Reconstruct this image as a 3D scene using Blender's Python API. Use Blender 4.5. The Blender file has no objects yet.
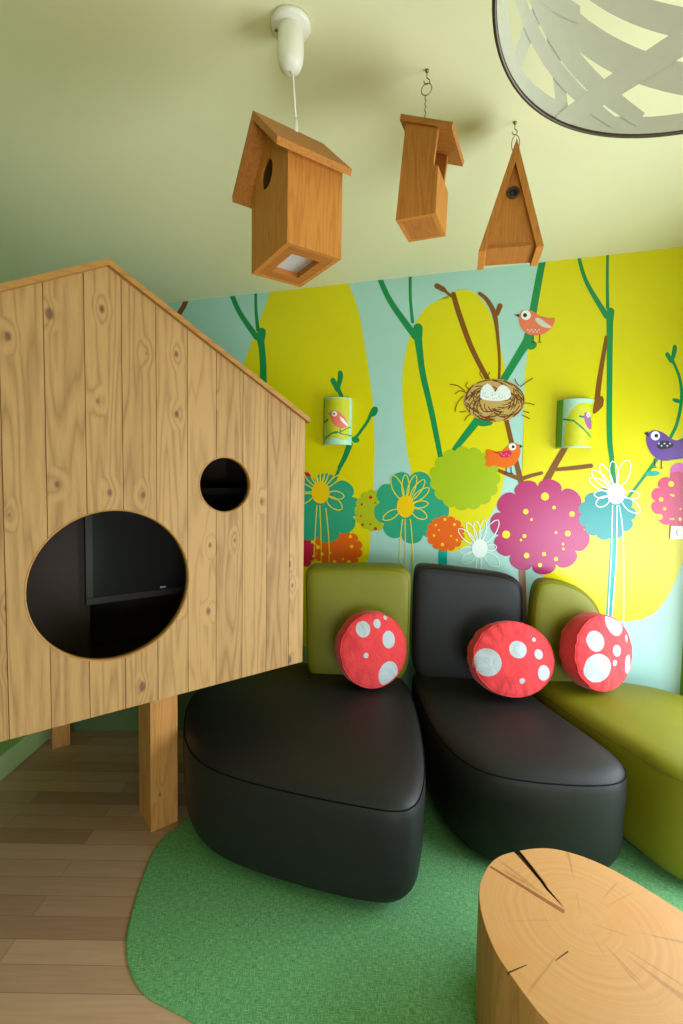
import bpy, bmesh, math, random
from mathutils import Vector, Matrix
from mathutils.noise import noise as pnoise

random.seed(7)
SC = bpy.context.scene
COL = SC.collection
PI = math.pi

# ------------------------------------------------------------------ camera
FPX = 480.0
PITCH, ROLL = math.radians(3.5), math.radians(0.96)
EYE = Vector((0, 0, 1.52))
FWD = Vector((0, math.cos(PITCH), -math.sin(PITCH)))
_r = Vector((1, 0, 0)); _u = Vector((0, math.sin(PITCH), math.cos(PITCH)))
RGT = math.cos(ROLL) * _r + math.sin(ROLL) * _u
UPV = -math.sin(ROLL) * _r + math.cos(ROLL) * _u
cam_data = bpy.data.cameras.new('camera')
cam = bpy.data.objects.new('camera', cam_data)
COL.objects.link(cam)
cam_data.sensor_fit = 'HORIZONTAL'
cam_data.sensor_width = 24.0
cam_data.lens = FPX / 683.0 * 24.0
cam_data.clip_start = 0.02
M = Matrix((RGT, UPV, -FWD)).transposed().to_4x4()
M.translation = EYE
cam.matrix_world = M
SC.camera = cam

# ------------------------------------------------------------------ light
SC.view_settings.view_transform = 'Standard'
SC.view_settings.look = 'None'
SC.view_settings.gamma = 1.0
SC.view_settings.use_curve_mapping = False
SC.view_settings.exposure = 0.08

world = bpy.data.worlds.new('world')
SC.world = world
world.use_nodes = True
world.node_tree.nodes['Background'].inputs[0].default_value = (0.75, 0.87, 1.0, 1)
world.node_tree.nodes['Background'].inputs[1].default_value = 1.0


def area(name, loc, target, sx, sy, power, color):
    l = bpy.data.lights.new(name, 'AREA')
    l.shape = 'RECTANGLE'; l.size = sx; l.size_y = sy
    l.energy = power; l.color = color
    o = bpy.data.objects.new(name, l)
    COL.objects.link(o)
    o.location = loc
    d = Vector(target) - Vector(loc)
    o.rotation_euler = d.to_track_quat('-Z', 'Y').to_euler()
    return o


# daylight outside the window in the right wall and the window behind the camera
area('window_daylight', (1.93, 1.42, 0.98), (0.0, 1.42, 0.98), 1.75, 1.65, 76, (0.84, 0.93, 1.0))
area('rear_window_daylight', (0.85, -2.55, 0.62), (0.75, 0, 0.62), 1.7, 1.15, 72, (0.84, 0.93, 1.0))

# ------------------------------------------------------------------ helpers
ROOM_H = 2.78
XL, XR, YF = -2.25, 1.865, -2.4
WALL_A = Vector((-1.2496, 3.5113, 0))
HK = 1.0413          # size of the hanging things against the first survey of the room
WALL_D = Vector((0.9565, -0.2918, 0)).normalized()
WALL_N = Vector((WALL_D.y, -WALL_D.x, 0))          # into the room


def wall_y(x):
    return WALL_A.y + (x - WALL_A.x) * WALL_D.y / WALL_D.x


def hang(x, y, z):
    return (x * HK, y * HK, 1.52 + (z - 1.52) * HK)


def ray(px, py):
    return (px - 341.5) * RGT - (py - 512) * UPV + FPX * FWD


def mural_pt(px, py, lift=0.0):
    d = ray(px, py)
    n = WALL_N
    t = (WALL_A - EYE).dot(n) / d.dot(n)
    return EYE + d * t + n * lift


def lin(c):
    def f(v):
        v /= 255.0
        return v / 12.92 if v <= 0.04045 else ((v + 0.055) / 1.055) ** 2.4
    return (f(c[0]), f(c[1]), f(c[2]), 1.0)


MATS = {}


def new_mat(name, rough=0.6, spec=0.5):
    m = bpy.data.materials.new(name)
    m.use_nodes = True
    b = m.node_tree.nodes['Principled BSDF']
    b.inputs['Roughness'].default_value = rough
    b.inputs['Specular IOR Level'].default_value = spec
    return m, m.node_tree, b


def plain(name, c, rough=0.6, spec=0.5, metal=0.0, noise_amt=0.05, scale=40.0, bump=0.0):
    """paint / plastic / metal with a slight procedural mottling"""
    if name in MATS:
        return MATS[name]
    m, t, b = new_mat(name, rough, spec)
    b.inputs['Metallic'].default_value = metal
    tc = t.nodes.new('ShaderNodeTexCoord')
    n = t.nodes.new('ShaderNodeTexNoise'); n.inputs['Scale'].default_value = scale
    t.links.new(tc.outputs['Object'], n.inputs['Vector'])
    r = t.nodes.new('ShaderNodeValToRGB')
    L = lin(c)
    lo = tuple(max(0, x * (1 - noise_amt)) for x in L[:3]) + (1,)
    hi = tuple(min(1, x * (1 + noise_amt)) for x in L[:3]) + (1,)
    r.color_ramp.elements[0].color = lo; r.color_ramp.elements[1].color = hi
    r.color_ramp.elements[0].position = 0.3; r.color_ramp.elements[1].position = 0.7
    t.links.new(n.outputs['Fac'], r.inputs['Fac'])
    t.links.new(r.outputs['Color'], b.inputs['Base Color'])
    if bump:
        bp = t.nodes.new('ShaderNodeBump'); bp.inputs['Strength'].default_value = bump
        bp.inputs['Distance'].default_value = 0.004
        t.links.new(n.outputs['Fac'], bp.inputs['Height'])
        t.links.new(bp.outputs['Normal'], b.inputs['Normal'])
    MATS[name] = m
    return m


def N(t, kind, **kw):
    n = t.nodes.new(kind)
    for k, v in kw.items():
        setattr(n, k, v)
    return n


def math_node(t, op, a, b=None, c=None):
    n = t.nodes.new('ShaderNodeMath'); n.operation = op
    for i, v in enumerate((a, b, c)):
        if v is None:
            continue
        if isinstance(v, (int, float)):
            n.inputs[i].default_value = v
        else:
            t.links.new(v, n.inputs[i])
    return n.outputs[0]


def mixc(t, fac, a, b):
    n = t.nodes.new('ShaderNodeMix'); n.data_type = 'RGBA'
    for i, v in ((0, fac), (6, a), (7, b)):
        if isinstance(v, (int, float)):
            n.inputs[i].default_value = v
        elif isinstance(v, tuple):
            n.inputs[i].default_value = v
        else:
            t.links.new(v, n.inputs[i])
    return n.outputs[2]


def wood(name, light, dark, knot=None, axis='Z', pitch=None, off=0.0, fine=1.0, knots=0.0, rough=0.55, grain=0.5):
    """grain runs along axis; pitch: planks repeat along local X every pitch metres"""
    if name in MATS:
        return MATS[name]
    m, t, b = new_mat(name, rough, 0.35)
    tc = N(t, 'ShaderNodeTexCoord')
    sp = N(t, 'ShaderNodeSeparateXYZ')
    t.links.new(tc.outputs['Object'], sp.inputs[0])
    X, Y, Z = sp.outputs
    if axis == 'X':
        X, Z = Z, X
    elif axis == 'Y':
        Y, Z = Z, Y
    if pitch:
        pid = math_node(t, 'FLOOR', math_node(t, 'DIVIDE', math_node(t, 'ADD', X, off), pitch))
        wn = N(t, 'ShaderNodeTexWhiteNoise', noise_dimensions='1D')
        t.links.new(pid, wn.inputs['W'])
        rnd = wn.outputs['Value']
        Zs = math_node(t, 'ADD', Z, math_node(t, 'MULTIPLY', rnd, 17.0))
    else:
        rnd = None
        Zs = Z
    cb = N(t, 'ShaderNodeCombineXYZ')
    t.links.new(math_node(t, 'MULTIPLY', X, 1.0), cb.inputs[0])
    t.links.new(math_node(t, 'MULTIPLY', Y, 1.0), cb.inputs[1])
    t.links.new(math_node(t, 'MULTIPLY', Zs, 0.07), cb.inputs[2])
    # knots, also bending the grain round them
    kc = N(t, 'ShaderNodeCombineXYZ')
    t.links.new(X, kc.inputs[0])
    t.links.new(math_node(t, 'MULTIPLY', Zs, 0.62), kc.inputs[1])
    vo = N(t, 'ShaderNodeTexVoronoi', voronoi_dimensions='2D')
    vo.inputs['Scale'].default_value = 8.0
    t.links.new(kc.outputs[0], vo.inputs['Vector'])
    kd = vo.outputs['Distance']
    ks = N(t, 'ShaderNodeSeparateColor')
    t.links.new(vo.outputs['Color'], ks.inputs[0])
    knot_on = math_node(t, 'GREATER_THAN', ks.outputs[0], 1.0 - knots)
    bend = N(t, 'ShaderNodeMapRange')
    bend.inputs['From Min'].default_value = 0.0; bend.inputs['From Max'].default_value = 0.30
    bend.inputs['To Min'].default_value = 0.016; bend.inputs['To Max'].default_value = 0.0
    t.links.new(kd, bend.inputs['Value'])
    bendv = math_node(t, 'MULTIPLY', bend.outputs[0], knot_on)
    n1 = N(t, 'ShaderNodeTexNoise'); n1.inputs['Scale'].default_value = 9.0 * fine
    n1.inputs['Detail'].default_value = 2.0
    t.links.new(cb.outputs[0], n1.inputs['Vector'])
    w = math_node(t, 'ADD', math_node(t, 'MULTIPLY', n1.outputs['Fac'], 11.0),
                  math_node(t, 'MULTIPLY', bendv, 90.0))
    rings = math_node(t, 'PINGPONG', w, 0.5)
    rings = math_node(t, 'MULTIPLY', rings, 2.0)
    n2 = N(t, 'ShaderNodeTexNoise'); n2.inputs['Scale'].default_value = 160.0 * fine
    n2.inputs['Detail'].default_value = 3.0
    t.links.new(cb.outputs[0], n2.inputs['Vector'])
    f = math_node(t, 'ADD', math_node(t, 'MULTIPLY', math_node(t, 'POWER', rings, 2.2), grain),
                  math_node(t, 'MULTIPLY', math_node(t, 'SUBTRACT', n2.outputs['Fac'], 0.45), 0.6))
    if rnd is not None:
        f = math_node(t, 'ADD', f, math_node(t, 'MULTIPLY', math_node(t, 'SUBTRACT', rnd, 0.5), 0.45))
    f = math_node(t, 'MINIMUM', math_node(t, 'MAXIMUM', f, 0.0), 1.0)
    c = mixc(t, f, lin(light), lin(dark))
    if knot:
        core = N(t, 'ShaderNodeMapRange')
        core.inputs['From Min'].default_value = 0.055; core.inputs['From Max'].default_value = 0.11
        core.inputs['To Min'].default_value = 1.0; core.inputs['To Max'].default_value = 0.0
        sz = math_node(t, 'MULTIPLY', ks.outputs[1], 0.075)
        t.links.new(math_node(t, 'ADD', kd, math_node(t, 'SUBTRACT', sz, 0.012)), core.inputs['Value'])
        kf = math_node(t, 'MULTIPLY', core.outputs[0], knot_on)
        c = mixc(t, math_node(t, 'MULTIPLY', kf, 0.75), c, lin(knot))
    t.links.new(c, b.inputs['Base Color'])
    bp = N(t, 'ShaderNodeBump'); bp.inputs['Strength'].default_value = 0.12
    bp.inputs['Distance'].default_value = 0.002
    t.links.new(n2.outputs['Fac'], bp.inputs['Height'])
    t.links.new(bp.outputs['Normal'], b.inputs['Normal'])
    MATS[name] = m
    return m


def link(name, bm, mats, parent=None, smooth=False, loc=None, rot=None, recalc=True):
    if recalc:
        bmesh.ops.recalc_face_normals(bm, faces=bm.faces)
    me = bpy.data.meshes.new(name)
    bm.to_mesh(me); bm.free()
    if not isinstance(mats, (list, tuple)):
        mats = [mats]
    for m in mats:
        me.materials.append(m)
    if smooth:
        for p in me.polygons:
            p.use_smooth = True
    o = bpy.data.objects.new(name, me)
    COL.objects.link(o)
    if parent:
        o.parent = parent
    if loc is not None:
        o.location = loc
    if rot is not None:
        o.rotation_euler = rot
    return o


def thing(name, label, cat, loc=(0, 0, 0), rot=(0, 0, 0), group=None):
    o = bpy.data.objects.new(name, None)
    COL.objects.link(o)
    o.empty_display_size = 0.05
    o.location = loc; o.rotation_euler = rot
    o['label'] = label; o['category'] = cat
    if group:
        o['group'] = group
    return o


def tag(o, label, cat, group=None):
    o['label'] = label; o['category'] = cat
    if group:
        o['group'] = group
    return o


def struct(o, label=None):
    o['kind'] = 'structure'
    if label:
        o['label'] = label
    return o


def add_box(bm, x0, x1, y0, y1, z0, z1, mi=0, bevel=0.0):
    vs = [bm.verts.new((x, y, z)) for x in (x0, x1) for y in (y0, y1) for z in (z0, z1)]
    fs = []
    for q in ((0, 1, 3, 2), (4, 6, 7, 5), (0, 4, 5, 1), (2, 3, 7, 6), (0, 2, 6, 4), (1, 5, 7, 3)):
        f = bm.faces.new([vs[i] for i in q]); f.material_index = mi; fs.append(f)
    bmesh.ops.recalc_face_normals(bm, faces=fs)
    if bevel:
        es = list({e for f in fs for e in f.edges})
        bmesh.ops.bevel(bm, geom=es, offset=bevel, segments=2, profile=0.5, affect='EDGES')
    return vs


def add_prism(bm, poly, to3, d0, d1, mi=0):
    """poly: 2D outline; to3(u, v, d) -> 3D; extruded from d0 to d1"""
    a = [bm.verts.new(to3(u, v, d0)) for u, v in poly]
    b = [bm.verts.new(to3(u, v, d1)) for u, v in poly]
    n = len(poly)
    fs = [bm.faces.new(a), bm.faces.new(list(reversed(b)))]
    for i in range(n):
        fs.append(bm.faces.new((a[i], b[i], b[(i + 1) % n], a[(i + 1) % n])))
    for f in fs:
        f.material_index = mi
    bmesh.ops.recalc_face_normals(bm, faces=fs)
    if n > 4:
        bmesh.ops.triangulate(bm, faces=[f for f in fs[:2] if f.is_valid])


def add_tube(bm, pts, r, seg=8, mi=0, closed=False, caps=True):
    pts = [Vector(p) for p in pts]
    rs = r if isinstance(r, (list, tuple)) else [r] * len(pts)
    rings = []
    prev = None
    n = len(pts)
    for i, p in enumerate(pts):
        if closed:
            t = pts[(i + 1) % n] - pts[i - 1]
        else:
            t = pts[min(i + 1, n - 1)] - pts[max(i - 1, 0)]
        t.normalize()
        ref = prev if prev is not None else (Vector((0, 0, 1)) if abs(t.z) < 0.9 else Vector((1, 0, 0)))
        a = (ref - t * ref.dot(t))
        if a.length < 1e-5:
            a = Vector((1, 0, 0)) - t * t.x
        a.normalize(); b = t.cross(a); prev = a
        rings.append([bm.verts.new(p + rs[i] * (math.cos(2 * PI * k / seg) * a + math.sin(2 * PI * k / seg) * b))
                      for k in range(seg)])
    m = n if closed else n - 1
    for i in range(m):
        A, B = rings[i], rings[(i + 1) % n]
        for k in range(seg):
            f = bm.faces.new((A[k], A[(k + 1) % seg], B[(k + 1) % seg], B[k]))
            f.material_index = mi; f.smooth = True
    if not closed and caps:
        for ring in (rings[0], rings[-1]):
            f = bm.faces.new(ring); f.material_index = mi


def add_lathe(bm, prof, center=(0, 0, 0), seg=32, mi=0, axis='Z'):
    """prof: list of (radius, height)"""
    c = Vector(center)
    rings = []
    for r, h in prof:
        if r < 1e-6:
            p = (0, 0, h) if axis == 'Z' else (0, h, 0)
            rings.append([bm.verts.new(c + Vector(p))])
        else:
            ring = []
            for k in range(seg):
                a = 2 * PI * k / seg
                p = (r * math.cos(a), r * math.sin(a), h) if axis == 'Z' else (r * math.cos(a), h, r * math.sin(a))
                ring.append(bm.verts.new(c + Vector(p)))
            rings.append(ring)
    for A, B in zip(rings, rings[1:]):
        if len(A) == 1 and len(B) == 1:
            continue
        for k in range(seg):
            k2 = (k + 1) % seg
            if len(A) == 1:
                f = bm.faces.new((A[0], B[k], B[k2]))
            elif len(B) == 1:
                f = bm.faces.new((A[k], B[0], A[k2]))
            else:
                f = bm.faces.new((A[k], B[k], B[k2], A[k2]))
            f.material_index = mi; f.smooth = True


def chaikin(p, it=3, closed=True):
    p = [tuple(q) for q in p]
    for _ in range(it):
        o = []
        n = len(p)
        rng = range(n) if closed else range(n - 1)
        if not closed:
            o.append(p[0])
        for i in rng:
            a, b = p[i], p[(i + 1) % n]
            o.append(tuple(0.75 * s + 0.25 * t for s, t in zip(a, b)))
            o.append(tuple(0.25 * s + 0.75 * t for s, t in zip(a, b)))
        if not closed:
            o.append(p[-1])
        p = o
    return p


def catmull(p, sub=8):
    if len(p) < 3:
        return [tuple(q) for q in p]
    P = [p[0]] + list(p) + [p[-1]]
    out = []
    for i in range(1, len(P) - 2):
        for k in range(sub):
            t = k / sub
            out.append(tuple(0.5 * (2 * b + (c - a) * t + (2 * a - 5 * b + 4 * c - d) * t * t + (3 * b - a - 3 * c + d) * t ** 3)
                             for a, b, c, d in zip(P[i - 1], P[i], P[i + 1], P[i + 2])))
    out.append(tuple(P[-2]))
    return out


def resample(poly, n):
    n0 = len(poly)
    L = [0.0]
    for i in range(n0):
        a, b = poly[i], poly[(i + 1) % n0]
        L.append(L[-1] + math.dist(a, b))
    out = []; j = 0
    for k in range(n):
        s = L[-1] * k / n
        while L[j + 1] < s:
            j += 1
        f = (s - L[j]) / max(1e-9, L[j + 1] - L[j])
        a, b = poly[j], poly[(j + 1) % n0]
        out.append((a[0] + (b[0] - a[0]) * f, a[1] + (b[1] - a[1]) * f))
    return out


def area2(p):
    return sum(p[i][0] * p[(i + 1) % len(p)][1] - p[(i + 1) % len(p)][0] * p[i][1] for i in range(len(p))) / 2


def inset(poly, d):
    n = len(poly)
    s = 1 if area2(poly) > 0 else -1
    out = []
    for i in range(n):
        a, b, c = poly[i - 1], poly[i], poly[(i + 1) % n]
        tx, ty = c[0] - a[0], c[1] - a[1]
        l = math.hypot(tx, ty) or 1
        out.append((b[0] - s * ty / l * d, b[1] + s * tx / l * d))
    return out


def inset_s(poly, d):
    """inset in small steps with smoothing, so that tight corners never fold over"""
    n = max(1, int(math.ceil(abs(d) / .006)))
    p = poly
    for _ in range(n):
        p = inset(p, d / n)
        if d > .012:
            for _k in range(2 if d < .05 else 6):
                p = [(p[i][0] * .5 + (p[i - 1][0] + p[(i + 1) % len(p)][0]) * .25,
                      p[i][1] * .5 + (p[i - 1][1] + p[(i + 1) % len(p)][1]) * .25) for i in range(len(p))]
    return p


def add_loft(bm, rings3, cap0=True, cap1=True, mi=0):
    R = [[bm.verts.new(p) for p in ring] for ring in rings3]
    n = len(R[0])
    for A, B in zip(R, R[1:]):
        for k in range(n):
            f = bm.faces.new((A[k], A[(k + 1) % n], B[(k + 1) % n], B[k])); f.smooth = True; f.material_index = mi
    for on, ring in ((cap0, R[0]), (cap1, R[-1])):
        if on:
            c = sum((v.co for v in ring), Vector()) / n
            cv = bm.verts.new(c)
            for k in range(n):
                f = bm.faces.new((ring[k], ring[(k + 1) % n], cv)); f.smooth = True; f.material_index = mi


# ------------------------------------------------------------------ room
CEIL = plain('ceiling_paint', (226, 224, 180), 0.8, 0.2, noise_amt=0.01, scale=3)
GREEN_WALL = plain('green_wall_paint', (128, 170, 48), 0.7, 0.3, noise_amt=0.02, scale=4)
CREAM_WALL = plain('cream_wall_paint', (225, 222, 190), 0.7, 0.3, noise_amt=0.02, scale=4)
WHITE_PAINT = plain('white_frame_paint', (232, 232, 225), 0.4, 0.5, noise_amt=0.01)
BASE_GREEN = plain('pale_green_skirting_paint', (178, 206, 140), 0.5, 0.5, noise_amt=0.02)

yl, yr = wall_y(XL), wall_y(XR)
# floor: strips of pale laminate running across the room
m, t, b = new_mat('laminate_floor', 0.45, 0.4)
tc = N(t, 'ShaderNodeTexCoord')
br = N(t, 'ShaderNodeTexBrick')
br.offset = 0.37; br.offset_frequency = 2; br.squash = 1.0
br.inputs['Scale'].default_value = 1.0
br.inputs['Brick Width'].default_value = 1.05
br.inputs['Row Height'].default_value = 0.083
br.inputs['Mortar Size'].default_value = 0.0008
br.inputs['Mortar Smooth'].default_value = 0.2
br.inputs['Bias'].default_value = 0.0
br.inputs['Color1'].default_value = lin((214, 172, 146))
br.inputs['Color2'].default_value = lin((178, 136, 112))
br.inputs['Mortar'].default_value = lin((120, 90, 72))
t.links.new(tc.outputs['Object'], br.inputs['Vector'])
mp = N(t, 'ShaderNodeMapping'); mp.inputs['Scale'].default_value = (3.0, 60.0, 1.0)
t.links.new(tc.outputs['Object'], mp.inputs['Vector'])
nz = N(t, 'ShaderNodeTexNoise'); nz.inputs['Scale'].default_value = 1.6; nz.inputs['Detail'].default_value = 4
t.links.new(mp.outputs[0], nz.inputs['Vector'])
rr = N(t, 'ShaderNodeValToRGB')
rr.color_ramp.elements[0].color = (0.8, 0.8, 0.8, 1); rr.color_ramp.elements[1].color = (1.1, 1.1, 1.1, 1)
t.links.new(nz.outputs['Fac'], rr.inputs['Fac'])
mx = N(t, 'ShaderNodeMix', data_type='RGBA', blend_type='MULTIPLY'); mx.inputs[0].default_value = 1.0
t.links.new(br.outputs['Color'], mx.inputs[6]); t.links.new(rr.outputs['Color'], mx.inputs[7])
t.links.new(mx.outputs[2], b.inputs['Base Color'])
FLOOR_M = m

bm = bmesh.new()
add_prism(bm, [(XL - .1, YF - .1), (XR + .1, YF - .1), (XR + .1, yr + .1), (XL - .1, yl + .15)], lambda u, v, d: (u, v, d), -0.08, 0.0)
struct(link('floor', bm, FLOOR_M), 'pale wooden laminate floor')
bm = bmesh.new()
add_prism(bm, [(XL - .1, YF - .1), (XR + .1, YF - .1), (XR + .1, yr + .1), (XL - .1, yl + .15)], lambda u, v, d: (u, v, d), ROOM_H, ROOM_H + 0.1)
struct(link('ceiling', bm, CEIL), 'pale cream ceiling')
# back wall, slanting towards the right
bm = bmesh.new()
P0 = Vector((XL, yl, 0)); P1 = Vector((XR, yr, 0))
MURAL_BLUE = plain('mural_pale_blue', (168, 214, 205), 0.27, 0.6, noise_amt=0.015, scale=6)
add_prism(bm, [(P0.x, P0.y), (P1.x, P1.y), (P1.x - WALL_N.x * .12, P1.y - WALL_N.y * .12), (P0.x - WALL_N.x * .12, P0.y - WALL_N.y * .12)],
          lambda u, v, d: (u, v, d), 0.0, ROOM_H)
wall_back = struct(link('wall_back', bm, MURAL_BLUE), 'pale blue back wall carrying the printed mural of trees and birds')
bm = bmesh.new()
add_box(bm, XL - .12, XL, YF, yl, 0, ROOM_H)
struct(link('wall_left', bm, GREEN_WALL), 'green painted left wall')
# right wall with window
WY0, WY1, WZ0, WZ1 = 0.50, 2.33, 0.12, 1.84
bm = bmesh.new()
add_box(bm, XR, XR + .12, YF, WY0, 0, ROOM_H)
add_box(bm, XR, XR + .12, WY1, yr, 0, ROOM_H)
add_box(bm, XR, XR + .12, WY0, WY1, 0, WZ0)
add_box(bm, XR, XR + .12, WY0, WY1, WZ1, ROOM_H)
struct(link('wall_right', bm, GREEN_WALL), 'green painted right wall')
FX0, FX1, FZ0, FZ1 = -0.05, 1.75, 0.02, 1.25
bm = bmesh.new()
add_box(bm, XL, FX0, YF - .12, YF, 0, ROOM_H)
add_box(bm, FX1, XR, YF - .12, YF, 0, ROOM_H)
add_box(bm, FX0, FX1, YF - .12, YF, 0, FZ0)
add_box(bm, FX0, FX1, YF - .12, YF, FZ1, ROOM_H)
struct(link('wall_front', bm, CREAM_WALL), 'cream wall behind the viewer')
bm = bmesh.new()
for y0, y1, z0, z1 in ((WY0, WY1, WZ0, WZ0 + .05), (WY0, WY1, WZ1 - .05, WZ1), (WY0, WY0 + .05, WZ0, WZ1), (WY1 - .05, WY1, WZ0, WZ1)):
    add_box(bm, XR + .02, XR + .08, y0, y1, z0, z1, bevel=.004)
struct(link('window_1', bm, WHITE_PAINT), 'white window frame in right wall')
bm = bmesh.new()
for x0, x1, z0, z1 in ((FX0, FX1, FZ0, FZ0 + .05), (FX0, FX1, FZ1 - .05, FZ1), (FX0, FX0 + .05, FZ0, FZ1), (FX1 - .05, FX1, FZ0, FZ1)):
    add_box(bm, x0, x1, YF - .08, YF - .02, z0, z1, bevel=.004)
struct(link('window_2', bm, WHITE_PAINT), 'white window frame behind the viewer')
bm = bmesh.new()
add_box(bm, XL, -1.68, YF, yl - .13, 0.0, 0.125, bevel=.006)
struct(link('baseboard_left', bm, BASE_GREEN), 'pale green boxed ledge along the foot of the left wall')

# ------------------------------------------------------------------ mural print
mural_bm = bmesh.new()
MUR_MATS = []
LIFT = [0.0004]


def mm(c, name):
    key = 'mural_' + name
    m = plain(key, c, 0.27, 0.5, noise_amt=0.012, scale=8)
    if m not in MUR_MATS:
        MUR_MATS.append(m)
    return MUR_MATS.index(m)


def layer(d=0.000012):
    LIFT[0] += d


def mpoly(pts, mi, star=None):
    vs = [mural_bm.verts.new(mural_pt(x, y, LIFT[0])) for x, y in pts]
    if star:
        c = mural_bm.verts.new(mural_pt(star[0], star[1], LIFT[0]))
        for i in range(len(vs)):
            f = mural_bm.faces.new((vs[i], vs[(i + 1) % len(vs)], c)); f.material_index = mi
    else:
        f = mural_bm.faces.new(vs); f.material_index = mi
        bmesh.ops.triangulate(mural_bm, faces=[f])
    layer()


def circ(cx, cy, rx, ry=None, n=28, rot=0.0):
    ry = ry or rx
    c, s = math.cos(rot), math.sin(rot)
    return [(cx + rx * math.cos(a) * c - ry * math.sin(a) * s, cy + rx * math.cos(a) * s + ry * math.sin(a) * c)
            for a in (2 * PI * k / n for k in range(n))]


def mdot(cx, cy, rx, mi, ry=None, rot=0.0, n=28):
    mpoly(circ(cx, cy, rx, ry, n, rot), mi)


def mstroke(pts, w, mi, smooth=True, caps=True, closed=False):
    """w: one width or a width per control point (pixels of the photograph)"""
    ws = w if isinstance(w, (list, tuple)) else [w] * len(pts)
    P = [(x, y, k) for (x, y), k in zip(pts, ws)]
    if smooth and len(P) > 2 and not closed:
        P = catmull(P, 7)
    n = len(P)
    L, R = [], []
    for i in range(n):
        if closed:
            a, b = P[i - 1], P[(i + 1) % n]
        else:
            a, b = P[max(i - 1, 0)], P[min(i + 1, n - 1)]
        tx, ty = b[0] - a[0], b[1] - a[1]
        l = math.hypot(tx, ty) or 1
        h = P[i][2] / 2
        L.append(mural_bm.verts.new(mural_pt(P[i][0] - ty / l * h, P[i][1] + tx / l * h, LIFT[0])))
        R.append(mural_bm.verts.new(mural_pt(P[i][0] + ty / l * h, P[i][1] - tx / l * h, LIFT[0])))
    for i in range(n if closed else n - 1):
        j = (i + 1) % n
        f = mural_bm.faces.new((L[i], L[j], R[j], R[i])); f.material_index = mi
    layer()
    if caps and not closed:
        for p in (P[0], P[-1]):
            if p[2] > 1.6:
                mdot(p[0], p[1], p[2] / 2, mi, n=14)


def scallop(cx, cy, rx, ry, lobes, depth, phase=0.0):
    out = []
    n = lobes * 16
    for k in range(n):
        a = 2 * PI * k / n
        fr = (lobes * (a + phase) / (2 * PI)) % 1.0 * 2 - 1
        f = 1 - depth * 1.35 + depth * 1.35 * math.sqrt(max(0.0, 1 - fr * fr))
        out.append((cx + rx * f * math.cos(a), cy + ry * f * math.sin(a)))
    return out


def petal_loop(cx, cy, r0, r1, ang, wid, w, mi):
    """an outlined petal from the disc rim outwards"""
    pts = []
    L = r1 - r0
    for k in range(25):
        s = k / 24
        if s <= .5:
            u = s * 2; side = 1
        else:
            u = 2 - s * 2; side = -1
        rad = r0 + L * u
        half = wid * (math.sin(PI * min(1, u * 0.93 + .02)) ** 0.7) * side if 0 < u < 1 else 0
        pts.append((cx + rad * math.cos(ang) - half * math.sin(ang), cy + rad * math.sin(ang) + half * math.cos(ang)))
    mstroke(pts, w, mi, smooth=False, caps=False)


YEL = mm((222, 212, 0), 'yellow')
GRN = mm((0, 138, 74), 'leaf_green')
BRN = mm((128, 76, 14), 'branch_brown')
TEAL = mm((38, 160, 122), 'teal')
AQUA = mm((36, 144, 146), 'aqua')
GLARESTEM = mm((0, 166, 150), 'aqua_glare_stem')  # stem green turned aqua, partly window glare mixed into the print colour
LIME = mm((166, 190, 18), 'lime')
OLIVE = mm((172, 186, 22), 'olive_lime')
ORG = mm((232, 98, 18), 'orange')
PINK = mm((176, 38, 104), 'pink')
ROSE = mm((206, 66, 110), 'rose')
ORCHID = mm((216, 96, 190), 'orchid')
CRIM = mm((206, 32, 66), 'crimson')
DOTY = mm((246, 214, 10), 'dot_yellow')
DISC = mm((240, 198, 4), 'disc_yellow')
LINEY = mm((236, 212, 30), 'line_yellow')
WHT = mm((232, 240, 236), 'white')
LBRN = mm((150, 110, 84), 'pale_trunk')
SALM = mm((232, 120, 88), 'salmon')
BORG = mm((236, 108, 12), 'bird_orange')
PURP = mm((106, 68, 156), 'purple')
DARK = mm((34, 40, 62), 'ink')
NEST = mm((196, 164, 96), 'straw')
NESTD = mm((112, 64, 16), 'twig_brown')
GREYW = mm((206, 212, 204), 'wing_grey')
REDD = mm((190, 46, 10), 'dot_red')
MURTRUNK = mm((84, 56, 34), 'dark_trunk')

# --- large pale-yellow crowns
mpoly([(271, 290), (263, 312), (244, 363), (225, 430), (215, 520), (235, 610), (290, 650), (330, 640), (352, 600), (362, 575), (369, 556), (373, 502),
       (374.7, 448), (373.2, 405), (368.7, 369), (359.6, 314), (354, 297), (347, 280), (300, 280)], YEL)
mpoly(catmull([(447, 299), (440, 299.5), (432, 303.5), (423, 311), (414, 326), (408, 343), (403.8, 363), (402.2, 385), (403.6, 417), (407, 450), (411, 470),
               (416, 500), (424, 530), (436, 549), (452, 552), (470, 544), (487, 522), (499.5, 497), (504.5, 477), (508.5, 450), (509.5, 415), (508, 392),
               (506, 377), (503.6, 362), (497.4, 333.5), (491, 315), (483, 301), (473, 291.8), (462.6, 289.5), (455, 291.5), (450, 296), (447, 299)], 5)[:-1], YEL)
mpoly([(545.5, 255), (541, 275), (537, 293), (532, 321), (528, 349), (524.8, 374), (523.8, 415), (523, 458), (521, 490), (523, 520), (530, 550), (545, 579),
       (566, 602), (595, 617), (625, 621.6), (643, 619), (655, 613), (664.5, 602), (674, 585), (683, 561), (692, 535), (700, 505), (702, 235), (620, 240)], YEL)

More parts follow.
